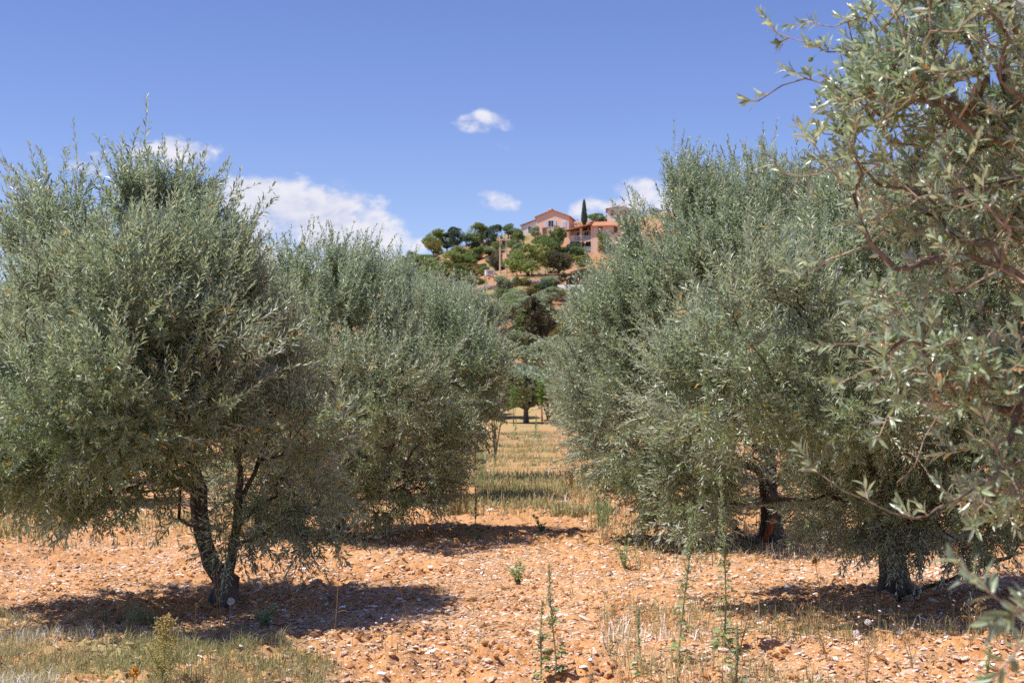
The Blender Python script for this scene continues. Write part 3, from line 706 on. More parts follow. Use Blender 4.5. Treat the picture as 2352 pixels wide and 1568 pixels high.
gravel()

def blades(a, x, y, h, w, lean, tint, rng):
    n = len(x); b = np.stack([x, y, gz(x, y)-.005], 1)
    az = rng.random(n)*2*pi; d = np.stack([np.cos(az), np.sin(az), np.zeros(n)], 1); sd = np.stack([-np.sin(az+rng.normal(size=n)), np.cos(az), np.zeros(n)], 1); sd = unit(sd)
    h = np.asarray(h)[:, None]; w = np.asarray(w)[:, None]; ln = np.asarray(lean)[:, None]
    m = b + d*h*ln*.35 + np.array([0, 0, 1])*h*.62*(1-.25*ln); t = b + d*h*ln*1.05 + np.array([0, 0, 1])*h*(1-.45*ln)
    v = np.stack([b-sd*w, b+sd*w, m+sd*w*.8, m-sd*w*.8, t], 1)
    f = np.array([(0, 1, 2), (0, 2, 3), (3, 2, 4)])
    a.add(v.reshape(-1, 3), (np.arange(n)[:, None, None]*5 + f[None]).reshape(-1, 3), 0, np.repeat(np.clip(tint, 0, 1), 5))
def grass():
    rng = np.random.default_rng(5)
    def patch(name, label, n, xf, yl, yh, hl, hh, wl, tl, th, scale, thr, pw=1.0):
        a = Acc(); y = yl + (yh-yl)*rng.random(n)**pw; x = xf(y, rng.random(n))
        d = vnoise2(x/scale, y/scale, 51)*.65 + vnoise2(x/scale*2.7, y/scale*2.7, 52)*.35
        keep = rng.random(n) < np.clip((d-thr)*6, 0.02, 1); x, y, d = x[keep], y[keep], d[keep]; k = len(x)
        h = hl + (hh-hl)*rng.random(k)**2; tint = tl + (th-tl)*rng.random(k) + (vnoise2(x/.9, y/.9, 53)-.5)*.5
        blades(a, x, y, h, wl*(.7+.6*rng.random(k)), rng.random(k)**.8*.9, tint, rng)
        tag(a.obj(name, M['grass']), label, 'grass', kind='stuff')
    patch('dry_grass', 'dry yellow green grass in the front left corner', 62000, lambda y, u: -3.9 + u*(2.15 + (9.6-y)*.45), 7.2, 9.75, .03, .13, .0016, .2, .95, .42, .44)
    patch('lane_grass', 'green and tan grass along the lane between the rows', 38000, lambda y, u: .1+.004*y + (u*2-1)*(1.15+.55*(y > 24)), 18.0, 68, .06, .24, .006, .1, .95, 1.0, .41, 1.5)
    patch('straw_grass', 'dry weedy grass in the front right corner', 12000, lambda y, u: .55 + u*3.6, 7.0, 10.2, .04, .2, .0022, .15, 1.0, .5, .42)
    patch('side_grass', 'green grass behind the forked olive', 7000, lambda y, u: -6.4 + u*5.0, 14.6, 19.5, .06, .22, .005, .0, .7, .9, .44)
    patch('row_grass', 'tan grass between the two right olives', 6000, lambda y, u: .9 + u*5.0, 12.6, 19.0, .06, .24, .0045, .2, .95, .9, .45)
    patch('sparse_grass', 'few green sprouts in the bare red soil', 2600, lambda y, u: -.9 + u*2.6, 7.0, 16.0, .02, .09, .003, .0, .5, .6, .55)
    # pale small blossoms over the lane and the front edge
    a = Acc(); n = 170; y = 17+30*rng.random(n)**1.6; x = .2+.004*y+(rng.random(n)*2-1)*.9
    n2 = 40; x = np.concatenate([x, -1.1+1.0*rng.random(n2)]); y = np.concatenate([y, 7.6+1.1*rng.random(n2)])
    x = np.concatenate([x, 1.0+2*rng.random(30)]); y = np.concatenate([y, 8.0+1.6*rng.random(30)])
    h = .08+.14*rng.random(len(x)); C = np.stack([x, y, gz(x, y)+h], 1); r = .005+.006*rng.random(len(x))
    a.blobs(C, np.stack([r, r, r*.6], 1), rng, rough=.2)
    for c, hh in zip(C, h): a.tube([c-[0, 0, hh], c], .001, 3, mat=1, cap=False)
    tag(a.obj('wildflowers', [M['petal'], M['grass']]), 'tiny pale wildflowers dotted along the grassy lane', 'wildflowers', kind='stuff')
grass()

# ------------------------------------------------------------------ single weeds
def bend(h, lean, rng, n=9, curve=0.0, wob=.012):
    t = np.linspace(0, 1, n); az = rng.random()*2*pi
    p = np.stack([lean*h*t**1.4 + wob*h*np.sin(t*5+az), wob*h*np.cos(t*4+az) + curve*h*t**2*.3, h*t], 1); p[0] = 0
    return p
def on(P, t):
    k = t*(len(P)-1); i = np.clip(k.astype(int), 0, len(P)-2); f = (k-i)[:, None]
    return P[i]*(1-f) + P[i+1]*f
def radial(n, rng, up):
    d = unit(np.concatenate([rng.normal(size=(n, 2)), np.zeros((n, 1))], 1)); d[:, 2] = up; return unit(d)
def weed(kind, px, pb, pt, label, lean=0.0, seed=0, group=None, cat='weed', size=1.0):
    rng = np.random.default_rng(900+seed); p = onground(px, pb); h = (pb-pt)*p[1]/F*1.02
    a = Acc()
    if kind == 'goosefoot':
        P = bend(h, lean, rng, 12); a.tube(P, np.linspace(.006, .0018, 12)*size, 6, 0, .4)
        n = int(34*h/.5); t = np.sort(.03+.6*rng.random(n)**1.2); L = (.060-.05*t)*size*(.6+.7*rng.random(n))
        d = radial(n, rng, .5); b = on(P, t)
        for q in range(n):
            a.tube([b[q], b[q]+d[q]*L[q]*.5], .0009, 3, 0, .5, False)
        a.leaves(b+d*L[:, None]*.5, d+[0, 0, -.45], np.array([0, 0, 1])+rng.normal(size=(n, 3))*.4, L, L*.62, rng.random(n), 1, True, .12)
        m = int(44*h/.5); t = .42+.58*rng.random(m); d = radial(m, rng, 1.1); b = on(P, t); l = (.16-.13*t)*h*.5
        for q in range(m):
            e = b[q]+d[q]*l[q]; a.tube([b[q], e], .0009, 3, 0, .6, False)
            k = 7; s = rng.random((k, 1)); C = b[q]*(1-s)+e*s+rng.normal(size=(k, 3))*.003
            a.blobs(C, np.full((k, 3), .0033*size), rng, 2, rng.random(k))
            if rng.random() < .5: a.leaves(C[:2], d[[q, q]]+rng.normal(size=(2, 3))*.3, np.array([[0, 0, 1.]]*2), .02*size, .007, rng.random(2), 1, True)
        mats = [M['stemgreen'], M['weed'], M['seed']]
    elif kind == 'horseweed':
        P = bend(h, lean, rng, 12); a.tube(P, np.linspace(.005, .0015, 12), 6, 0, .6)
        m = 130; t = .08+.92*rng.random(m); d = radial(m, rng, .95); b = on(P, t); l = h*(.50*(1-t)**.75*(.45+.55*np.minimum(1, t/.35))+.05)*(.6+.5*rng.random(m))
        for q in range(m):
            e = b[q]+d[q]*l[q]+[0, 0, l[q]*.35]; mid = b[q]+d[q]*l[q]*.55; a.tube([b[q], mid, e], .0008, 3, 0, .5, False)
            k = 8; s = .2+.75*rng.random((k, 1)); C = b[q]*(1-s)+e*s+rng.normal(size=(k, 3))*.008
            a.blobs(C, np.full((k, 3), .0038), rng, 1, np.clip(rng.random(k)*.7+.3*t[q], 0, 1))
        mats = [M['stemgreen'], M['fluff']]
    elif kind in ('stalk', 'bloom', 'puff'):
        P = bend(h, lean, rng, 10); a.tube(P, np.linspace(.0034, .0018, 10)*size, 6, 0, rng.random())
        k = 5; t = .05+.3*rng.random(k); a.leaves(on(P, t), radial(k, rng, .3), radial(k, rng, 2.0), .05+.04*rng.random(k), .006, rng.random(k), 0, True, .25)
        if kind == 'stalk':
            k = 9; C = P[-1]+rng.normal(size=(k, 3))*[.005, .005, .009]; a.blobs(C, np.full((k, 3), .006*size), rng, 0, rng.random(k))
        elif kind == 'bloom':
            k = 46; d = unit(rng.normal(size=(k, 3))+[0, 0, .4]); a.leaves(P[-1]+d*.004, d, radial(k, rng, 1), .020*size, .008*size, rng.random(k), 1, True)
            a.blobs(P[-1:]+0, np.array([[.012, .012, .010]])*size, rng, 1)
        else:
            k = 130; d = unit(rng.normal(size=(k, 3))); c = P[-1]
            for q in range(k): a.tube([c, c+d[q]*.0175*size], .0004, 3, 1, cap=False)
            a.blobs(c+d*.0185*size, np.full((k, 3), .0026), rng, 1)
        mats = [M['straw'], M['orange'] if kind == 'bloom' else M['puff']]
    elif kind == 'oat':
        for s_ in range(4 if size >= 1 else 2):
            hh = h*(1-.16*s_*rng.random()); P = bend(hh, lean+rng.normal()*.12*(s_ > 0), rng, 12); a.tube(P, np.linspace(.0022, .0008, 12), 4, 0, rng.random())
            m = 12; t = .5+.5*rng.random(m); b = on(P, t); d = radial(m, rng, 1.0)
            for q in range(m):
                l = .03+.05*rng.random(); e = b[q]+d[q]*l; a.tube([b[q], e, e+[0, 0, -.012]], .0006, 3, 0, .6, False)
                a.leaves(e[None], np.array([[0, 0, -1.]])+rng.normal(size=(1, 3))*.3, rng.normal(size=(1, 3)), .022, .006, .8, 0, True)
        mats = [M['straw']]
    elif kind == 'arch':
        for s_ in range(7):
            hh = h*(.55+.45*rng.random()); ang = (s_/6-.5)*2; P = bend(hh, ang*.95+rng.normal()*.1, rng, 12); P[:, 1] += rng.normal()*.2*P[:, 2]; a.tube(P, np.linspace(.003, .001, 12), 5, 0, rng.random())
            k = 8; t = .2+.75*rng.random(k); a.leaves(on(P, t), radial(k, rng, .8), radial(k, rng, 1), .02+.03*rng.random(k), .004, rng.random(k), 1, True)
        mats = [M['stemgreen'], M['weed']]
    elif kind == 'bush':
        for s_ in range(11):
            hh = h*(.5+.5*rng.random()); P = bend(hh, rng.normal()*.35, rng, 8); P[:, 1] += rng.normal()*.35*P[:, 2]; a.tube(P, np.linspace(.0022, .0009, 8), 4, 0, rng.random())
            k = 13; t = .1+.9*rng.random(k); d = radial(k, rng, .6); L = .022+.02*rng.random(k)
            a.leaves(on(P, t), d, radial(k, rng, 1.6), L*size, L*.55*size, rng.random(k), 1, True)
        mats = [M['stemgreen'], M['weed']]
    else:                                   # upright clump of thin stems
        for s_ in range(16):
            hh = h*(.55+.45*rng.random()); P = bend(hh, lean+rng.normal()*.07, rng, 9); o = rng.normal(size=3)*[.09, .12, 0]*size; P = P+o
            a.tube(P, np.linspace(.004, .0015, 9), 4, 0, rng.random())
            k = 34; t = .12+.88*rng.random(k); d = radial(k, rng, 1.2); L = .03+.045*rng.random(k)
            a.leaves(on(P, t), d, radial(k, rng, 1), L, .007, rng.random(k), 1, True, .15)
        mats = [M['rust'], M['rust']] if kind == 'rustclump' else [M['stemgreen'], M['weed']]
    name = {'goosefoot': 'weed_plant', 'horseweed': 'weed_plant', 'stalk': 'dry_stalk', 'bloom': 'dry_flower', 'puff': 'seed_head', 'oat': 'dry_grass_tuft', 'arch': 'weed_plant', 'bush': 'weed_plant'}.get(kind, 'weed_plant')
    o = a.obj(name, mats); o.location = Vector(p); tag(o, label, cat, group)
    return o
GW = 'tall green weeds in the lane'
W = [('goosefoot', 1663, 1500, 1108, 'tallest green weed with seed spikes, in front of the right olives', .0, GW, 1.15), ('goosefoot', 1563, 1530, 1180, 'tall green weed leaning right at its tip, left of the tallest one', .03, GW, 1.0),
     ('goosefoot', 1275, 1560, 1305, 'thin green weed with single bare spike at the front of the lane', .02, GW, .95), ('goosefoot', 1240, 1566, 1385, 'leafy green weed just left of the thin spiked one', .0, GW, 1.0),
     ('goosefoot', 1472, 1562, 1410, 'short grey green weed in the stony front, left of the tall pair', -.05, GW, .85), ('goosefoot', 1690, 1580, 1440, 'broad leaved weed growing at the foot of the tallest one', .1, GW, 1.2),
     ('goosefoot', 2265, 1600, 1500, 'small pale weed in the lower right corner', .05, GW, 1.0), ('goosefoot', 1092, 1245, 1120, 'slender weed standing in the shadow stripe beside the left row', .02, GW, 1.1),
     ('goosefoot', 1232, 1010, 950, 'slim green weed spike far along the lane', .0, GW, 2.2), ('goosefoot', 1182, 1010, 962, 'paired thin weed spikes far along the lane, left of centre', .0, GW, 2.0),
     ('bush', 1190, 1345, 1285, 'small leafy bush alone on bare red soil mid lane', 0, None, 1.0), ('bush', 1245, 1225, 1180, 'little bright green sprout past the shadow stripe', 0, None, 1.0), ('bush', 1435, 1310, 1225, 'wispy grey green weed by the right olive skirt', 0, None, .9), ('bush', 610, 1440, 1385, 'dark green bushy weed in the shade right of the forked trunk', 0, None, 1.0),
     ('horseweed', 372, 1585, 1418, 'feathery yellow green plume weed in the front left grass', .0, None, 1.0),
     ('arch', 315, 1440, 1335, 'arching thin green stems left of the forked trunk', 0, None, 1.0), ('puff', 528, 1445, 1376, 'white round seed head before the forked trunk', .08, None, 1.25), ('stalk', 447, 1475, 1390, 'dry stalk with small brown knob left of the white seed head', -.03, None, 1.3),
     ('bloom', 309, 1600, 1545, 'dry orange flower head in the front left grass', .0, None, 1.3), ('bloom', 1885, 1400, 1294, 'orange flower on a long bent stalk under the right olives', -.08, None, 1.1), ('puff', 1958, 1500, 1447, 'white seed head left of the lower right grass', .1, None, 1.0), ('puff', 2003, 1480, 1425, 'fluffy seed head a little higher, near the flared trunk', -.1, None, .95),
     ('stalk', 942, 1455, 1343, 'dry straw stalk leaning left across the shade', -.28, None, 1.2), ('stalk', 766, 1460, 1270, 'slender dry stalk rising through the middle of the left shade', .06, None, .8), ('stalk', 590, 1425, 1300, 'thin upright tan stalk right of the forked trunk', .0, None, .8), ('oat', 505, 1460, 1300, 'branched dry grass stalk in front of the forked trunk', -.1, None, .9),
     ('oat', 1700, 1500, 1380, 'dry oat tuft beside the tallest weed', .3, None, 1.0), ('oat', 1900, 1530, 1395, 'dry oat tuft with drooping seeds in front of the right shade', -.35, None, 1.0), ('oat', 2100, 1560, 1430, 'dry oat tuft leaning left in the lower right', -.4, None, 1.0), ('oat', 2230, 1500, 1395, 'dry oat tuft under the close leaves', .2, None, 1.0), ('oat', 1420, 1560, 1400, 'long rust coloured dry stem in the stony front', .5, None, .5), ('oat', 1340, 1215, 1115, 'dry branching stems at the lane edge by the right olive skirt', -.15, None, 1.0), ('oat', 1990, 1568, 1470, 'dry oat tuft low in the lower right grass', .1, None, 1.0),
     ('rustclump', 1058, 1190, 1050, 'rust red dried weed clump under the left row', 0, None, 1.0), ('clump', 1110, 1130, 1010, 'upright green weed clump beside the left row', 0, None, 1.0), ('clump', 1000, 1185, 1075, 'dark green weed clump in the shade of the second olive', 0, None, 1.0), ('rustclump', 1320, 1130, 1040, 'reddish dried weeds at the foot of the right row', 0, None, 1.3), ('clump', 1385, 1215, 1120, 'loose pale green weed clump against the right olive skirt', 0, None, 1.2)]
for k, (kd, px, pb, pt, lab, ln, grp, sz) in enumerate(W):
    weed(kd, px, pb, pt, lab, ln + .07*sin(k*2.3), k, grp, {'puff': 'seed head', 'bloom': 'flower', 'oat': 'dry grass', 'stalk': 'dry stalk'}.get(kd, 'weed'), sz)

# ------------------------------------------------------------------ trees and shrubs beyond the orchard
def far_proto(shape, mat, seed, n):
    """unit-sized tree (1 m wide, 1 m tall): trunk with limbs, crown of leaf clumps"""
    rng = np.random.default_rng(seed); tr = Acc(); cr = Acc(); z0 = {'round': .05, 'tree': .2, 'bush': .04, 'cypress': .05, 'dome': .02}[shape]
    if shape == 'cypress':
        t = rng.random(n); an = rng.random(n)*2*pi; r = .5*np.minimum(1, (t+.05)*4)**.6*(1-t)**.55*(.75+.3*rng.random(n))
        P = np.stack([r*np.cos(an), r*np.sin(an), z0+(1-z0)*t*.97], 1); T = np.stack([np.cos(an)*.25, np.sin(an)*.25, np.ones(n)], 1)
        cr.leaves(P, T, np.stack([np.cos(an), np.sin(an), 0*an], 1)+rng.normal(size=(n, 3))*.4, .05+.03*rng.random(n), .10+.08*rng.random(n), rng.random(n))
        tr.tube([(0, 0, -.03), (0, 0, .4), (0, 0, .9)], [.06, .04, .01], 7)
    else:
        lob = [(np.array([0, 0, z0+(1-z0)*.5]), np.array([.36, .36, (1-z0)*.42]), 2.2)]
        for k in range(9):
            an = k*2.4+rng.random()*.6; rr = .2+.12*rng.random(); zz = z0+(1-z0)*(.22+.62*((k*.618) % 1)); rr *= 1.1-.55*abs((zz-z0)/(1-z0)-.4)
            s = .15+.08*rng.random(); lob.append((np.array([rr*cos(an), rr*sin(an), zz]), np.array([s*1.1, s*1.1, s*.8*(1-z0)+.03]), .75))
        if shape == 'dome': lob = [(np.array([0, 0, .3]), np.array([.48, .48, .62]), 3)] + lob[1:5]
        P, O = lobe_pts(lob, n, rng, gap=.36, freq=4.5, inner=.55, zmin=.01, seed=seed)
        n_ = len(P); T = O*.6+rng.normal(size=(n_, 3))*.7+[0, 0, .45]; N = O+rng.normal(size=(n_, 3))*.6+[0, 0, .3]
        L = .042+.045*rng.random(n_); cr.leaves(P-unit(T)*L[:, None]*.5, T, N, L, L*(.5+.3*rng.random(n_)), np.clip(rng.random(n_)*.7+.3*vnoise(P[:, 0]*6, P[:, 1]*6, P[:, 2]*6, seed), 0, 1))
        tr.tube([(0, 0, -.04), (.01, 0, z0*.6), (-.01, .01, z0+.15), (.0, 0, .75)], [.045, .034, .026, .006], 8)
        for k in range(6):
            l = lob[1+k % (len(lob)-1)][0]; z1 = z0*.7+.1*rng.random(); tr.tube([(0, 0, z1), l*.5+[0, 0, z1*.5], l], [.02, .013, .005], 5)
    return tr.mesh('trunk', [M['bark']], True), cr.mesh('crown', [M[mat]])
_protos = {}; _pn = [0]
def far_tree(shape, mat, px, pb, w, h, label, cat='tree', group=None, Y=None, name=None):
    p = hit(px, pb, 70) if Y is None else np.array([*at(px, pb, Y)[:2], 0])
    if Y is not None: p[2] = macro(p[0:1], p[1:2])[0]
    key = (shape, mat, _pn[0] % 2); _pn[0] += 1
    if key not in _protos: _protos[key] = far_proto(shape, mat, 200+len(_protos)*7, 1500 if shape == 'cypress' else (5200 if w > 75 else 2600))
    tm, cm = _protos[key]; k = p[1]/F
    o = thing(name or {'olive_far': 'olive_tree'}.get(mat, 'shrub' if shape in ('bush', 'dome') else 'tree'), (p[0], p[1], p[2]-.05), label, cat, group, rz=_pn[0]*2.1)
    o.scale = (w*k*1.22, w*k*1.22, h*k*1.12)
    for nm, me in (('trunk', tm), ('crown', cm)):
        c = bpy.data.objects.new(nm, me); COL.objects.link(c); c.parent = o
    return o
def C(cx, cy): return 826.9 + cx*.3125, 367.5 + cy*.3125
GH = 'trees and shrubs on the hillside'; GP = 'olives scattered at the foot of the hill'
far_tree('tree', 'olive_far', 1209, 972, 150, 128, 'small olive with slim dark trunk in the gap at the end of the lane', 'olive tree', GP)
far_tree('bush', 'olive_far', 1140, 960, 120, 100, 'low dense olive left of the slim trunk beyond the lane', 'olive tree', GP)
far_tree('round', 'olive_far', 1258, 966, 90, 120, 'olive with thin trunk right of the gap, behind the right row', 'olive tree', GP)
far_tree('bush', 'olive_far', 1080, 952, 130, 100, 'olive behind the left row, over a shaded strip of red earth', 'olive tree', GP)
far_tree('round', 'olive_far', 1175, 842, 120, 76, 'pale olive with dark underside, left below the dark round tree', 'olive tree', GP)
far_tree('bush', 'olive_far', 1258, 876, 135, 96, 'large pale olive right below the dark round tree', 'olive tree', GP)
far_tree('bush', 'olive_far', 1130, 885, 110, 80, 'grey olive bush low in the gap, behind the left crowns', 'olive tree', GP)
far_tree('round', 'oak', 1218, 838, 98, 142, 'dark brown green round tree standing in the middle of the gap', 'tree', GH)
far_tree('bush', 'olive_far', 1212, 745, 120, 62, 'wide grey olive right behind the dark round tree', 'olive tree', GP)
far_tree('bush', 'olive_far', 1276, 772, 75, 62, 'soft grey olive right of the dark round tree', 'olive tree', GP)
far_tree('bush', 'ochre', 1288, 784, 50, 32, 'ochre bush right of the dark round tree', 'shrub', GH)
far_tree('bush', 'green', 1165, 735, 60, 50, 'deep green bush left behind the dark round tree', 'shrub', GH)
far_tree('bush', 'olive_far', 1186, 718, 62, 42, 'grey olive above the wide one on the lower slope', 'olive tree', GP)
T_ = [('tree', 'bright', 560, 690, 190, 165, 'light green spreading tree at the left end of the ridge'), ('bush', 'ochre', 540, 700, 130, 110, 'brownish bush under the spreading ridge tree'), ('bush', 'bright', 390, 775, 115, 100, 'small light green tree low on the left skyline'),
      ('bush', 'pine', 335, 800, 100, 70, 'dark low bush at the far left of the hill'), ('bush', 'green', 470, 770, 200, 75, 'low green thicket below the left ridge trees'), ('round', 'pine', 715, 650, 140, 150, 'dark pine like tree, second from the left on the ridge'),
      ('round', 'bright', 860, 640, 180, 165, 'yellow green tree in the middle of the ridge'), ('round', 'pine', 980, 655, 150, 170, 'dark blue green tree left of the twin poles'), ('bush', 'pine', 830, 665, 130, 105, 'dark bluish shrub before the yellow green ridge tree'), ('round', 'pine', 640, 665, 120, 120, 'dark tree between the spreading tree and the pine on the ridge'),
      ('tree', 'green', 1090, 580, 90, 105, 'green tree just right above the twin poles'), ('bush', 'olive_far', 1160, 575, 80, 72, 'pale grey tree left of the white wing of the gabled house'), ('round', 'green', 1150, 670, 150, 130, 'rich green tree right of the twin poles'), ('round', 'olive_far', 1290, 590, 85, 100, 'grey green tree in front of the white house wing'),
      ('bush', 'olive_far', 1450, 525, 150, 92, 'olive crown in front of the gabled facade'), ('round', 'green', 1420, 690, 190, 185, 'big full green tree between the two salmon houses'), ('bush', 'pine', 1575, 720, 125, 115, 'dark bush left below the veranda house'), ('bush', 'bright', 1795, 690, 110, 145, 'light green bush before the shuttered facade'),
      ('bush', 'bright', 1235, 850, 310, 215, 'largest bright green shrub right below the twin poles'), ('bush', 'oak', 1000, 815, 115, 135, 'dark shrub behind the twin poles'), ('bush', 'bright', 700, 810, 210, 135, 'light green mound on the left slope'), ('bush', 'green', 870, 735, 90, 95, 'green shrub on the slope left of the poles'), ('bush', 'green', 800, 720, 90, 60, 'small green shrub above the bare slope'),
      ('round', 'oak', 1460, 850, 185, 175, 'grey brown tree on the bare slope below the big green one'), ('bush', 'olive_far', 690, 900, 95, 68, 'small silvery bush on the red left slope'), ('bush', 'olive_far', 735, 975, 170, 85, 'dark grey olive below the small silvery bush'), ('bush', 'olive_far', 1055, 985, 130, 125, 'grey olive on the red slope under the poles'), ('bush', 'green', 1142, 925, 60, 65, 'small green shrub right of the grey slope olive'), ('bush', 'ochre', 1215, 925, 80, 60, 'rusty low bush on the terrace'),
      ('bush', 'olive_far', 1400, 955, 155, 90, 'round olive left of the brown shed'), ('tree', 'olive_far', 1395, 1070, 230, 120, 'wide olive with short trunk below the round one'), ('dome', 'oak', 1655, 905, 190, 108, 'smooth dark mound right of the brown shed'), ('bush', 'olive_far', 1755, 920, 130, 100, 'grey bush right of the dark mound'), ('bush', 'oak', 1480, 910, 90, 80, 'dark shrub hugging the left of the shed'),
      ('bush', 'olive_far', 1150, 1070, 170, 110, 'grey olive at the bottom of the red slope'), ('bush', 'olive_far', 1590, 1030, 100, 85, 'olive beside the grey slab roof'), ('bush', 'ochre', 1290, 975, 110, 55, 'yellowish scrub on the lower terrace'), ('bush', 'green', 560, 850, 90, 70, 'green scrub at the left foot of the bare slope'), ('bush', 'ochre', 620, 870, 80, 55, 'dry scrub on the lower left slope'), ('bush', 'bright', 905, 850, 90, 60, 'light scrub left of the white box'),
      ('bush', 'green', 1740, 460, 140, 70, 'green bushes on the skyline right of the cypress'), ('bush', 'green', 1880, 375, 90, 55, 'green tree top behind the upper small house'), ('bush', 'green', 1330, 640, 120, 85, 'green shrub at the foot of the gabled house'), ('bush', 'bright', 1640, 760, 140, 60, 'grassy shrub on the slope below the veranda'), ('bush', 'pine', 2170, 310, 90, 45, 'dark tree top on the skyline above the right olive'), ('bush', 'green', 1870, 440, 110, 75, 'green shrub before the upper small house')]
for sh, mt, cx, cb, w, h, lab in T_:
    px, pb = C(cx, cb); far_tree(sh, mt, px, pb, w*.3125, h*.3125, lab, 'olive tree' if mt == 'olive_far' else ('tree' if sh in ('round', 'tree') else 'shrub'), GP if mt == 'olive_far' else GH)
px, pb = C(1648, 490); far_tree('cypress', 'pine', px, pb, 13, 56, 'dark narrow cypress behind the veranda house', 'cypress', name='cypress_tree')
px, pb = C(895, 520); far_tree('cypress', 'pine', px, pb, 7, 27, 'small thin cypress tip above the ridge trees', 'cypress', name='cypress_tree')

def extra_shrubs():
    rng = np.random.default_rng(91); kinds = [('bush', 'green'), ('bush', 'bright'), ('bush', 'olive_far'), ('bush', 'ochre'), ('round', 'oak'), ('bush', 'pine')]
    k = 0
    for q in range(120):                       # on the open part of the slope
        px = 930+420*rng.random(); py = 575+150*rng.random()+(1180-px)*.12
        sh, mt = kinds[rng.choice(6, p=[.34, .32, .2, .08, .02, .04])]; w = 17+30*rng.random()**1.3
        far_tree(sh, mt, px, py, w, w*(.5+.3*rng.random()), 'small scrub bush dotted over the open hillside', 'shrub', 'scrub bushes on the hillside', name='shrub')
    for q in range(60):                       # behind the right row
        px = 1520+780*rng.random(); py = 520+245*rng.random()
        sh, mt = kinds[rng.choice(6, p=[.3, .2, .25, .05, .1, .1])]; w = 34+45*rng.random()
        far_tree(sh, mt, px, py, w, w*(.65+.4*rng.random()), 'bushy tree on the slope glimpsed through the right olive crowns', 'tree', 'trees behind the right olive crowns', name='tree')
    for q in range(26):                       # behind the left row
        px = 560+420*rng.random(); py = 655+190*rng.random()+(760-px)*.10
        sh, mt = kinds[rng.choice(6, p=[.3, .2, .25, .05, .1, .1])]; w = 30+40*rng.random()
        far_tree(sh, mt, px, py, w, w*(.6+.4*rng.random()), 'bushy tree on the slope glimpsed through the left olive crowns', 'tree', 'trees behind the left olive crowns', name='tree')
extra_shrubs()
def scrub():
    rng = np.random.default_rng(66); n = 110000; a = Acc()
    y = 120+270*rng.random(n); x = (rng.random(n)*2-1)*(30+.75*y)
    d = vnoise2(x/9, y/12, 71)*.6+vnoise2(x/2.5, y/3.5, 72)*.4; keep = rng.random(n) < np.clip((d-.5)*5, 0.04, 1)*.95; x, y = x[keep], y[keep]; k = len(x)
    P = np.stack([x, y, macro(x, y)+rng.random(k)*.35], 1); T = rng.normal(size=(k, 3))*.6+[0, 0, .7]
    a.leaves(P, T, rng.normal(size=(k, 3))+[0, -.5, .8], .3+.35*rng.random(k), .25+.25*rng.random(k), np.clip(rng.random(k)*.6+vnoise2(x/6, y/6, 73)*.5, 0, 1))
    tag(a.obj('undergrowth', ramp_mat('dry_scrub', [(.10, .12, .035), (.20, .20, .06), (.33, .24, .10), (.36, .20, .09)], .85)), 'dry grass and low scrub covering the red hillside', 'undergrowth', kind='stuff')
scrub()

def fig(px, Y, ptop, label, n=5, spread=.25, seed=0, leaf=.11):
    rng = np.random.default_rng(400+seed); p = at(px, 1000, Y); p[2] = macro(p[0:1], p[1:2])[0]-.02; H = at(px, ptop, Y)[2]-p[2]
    o = thing('fig_tree', p, label, 'fig tree', 'fresh green fig shoots between the olives'); tr = Acc(); cr = Acc()
    for k in range(n):
        h = H*(1-.12*k*rng.random()); P = bend(h, rng.normal()*spread*.3, rng, 10); P[:, 1] += rng.normal()*spread*.3*P[:, 2]; tr.tube(P, np.linspace(.02, .005, 10), 6)
        m = 55; t = .45+.55*rng.random(m)**.7; d = radial(m, rng, .5); b = on(P, t); L = leaf*(.6+.6*rng.random(m))
        cr.leaves(b+d*.05, d+[0, 0, -.3], radial(m, rng, 1.5), L, L*.75, rng.random(m), 0, True, .15)
    tr.obj('stem', M['bark'], o, True); cr.obj('foliage', M['fig'], o)
fig(986, 24.6, 612, 'bright green leafy shoots rising behind the third olive of the left row', 4, .2, 1)
fig(1138, 37.0, 668, 'fresh green leafy shoots peeking over the fourth left olive', 5, .35, 2)
fig(1092, 31.0, 672, 'low green shoots between the left row tops', 3, .3, 5, .08)
fig(1245, 88.0, 848, 'bright green leaves beside the small slim trunked olive', 5, .25, 3, .17)
fig(1180, 84.0, 888, 'short green leafy sprout left of the small slim trunked olive', 3, .2, 4, .15)

# ------------------------------------------------------------------ buildings
def mesh_part(name, mat, parent, fn, label=None):
    a = Acc(); fn(a); o = a.obj(name, mat, parent)
    if label: o['label'] = label
    return o
def window(parent, x, z, w, h, y=0, shut=None, open_=False, shmat='brown'):
    def fr(a):
        for q in ((x-w/2-.07, x-w/2, z, z+h), (x+w/2, x+w/2+.07, z, z+h), (x-w/2-.07, x+w/2+.07, z+h, z+h+.08), (x-w/2-.12, x+w/2+.12, z-.08, z)): a.box(q[0], q[1], y-.07, y, q[2], q[3])
        a.box(x-.03, x+.03, y-.05, y-.012, z, z+h)
    f = mesh_part('window', M['whitepaint'], parent, fr)
    mesh_part('pane', M['dark'], f, lambda a: a.box(x-w/2, x+w/2, y-.01, y+.1, z, z+h))
    if shut:
        xs_ = ((x-w-.1, x-w/2-.1), (x+w/2+.1, x+w+.1)) if open_ else ((x-w/2, x-.01), (x+.01, x+w/2))
        for x0, x1 in xs_:
            def sh(a, x0=x0, x1=x1):
                a.box(x0, x1, y-.11, y-.075, z-.03, z+h+.03)
                for k in range(6): a.box(x0+.05, x1-.05, y-.125, y-.11, z+h*(k+.25)/6, z+h*(k+.7)/6)
            mesh_part('shutter', M[shmat], f, sh)
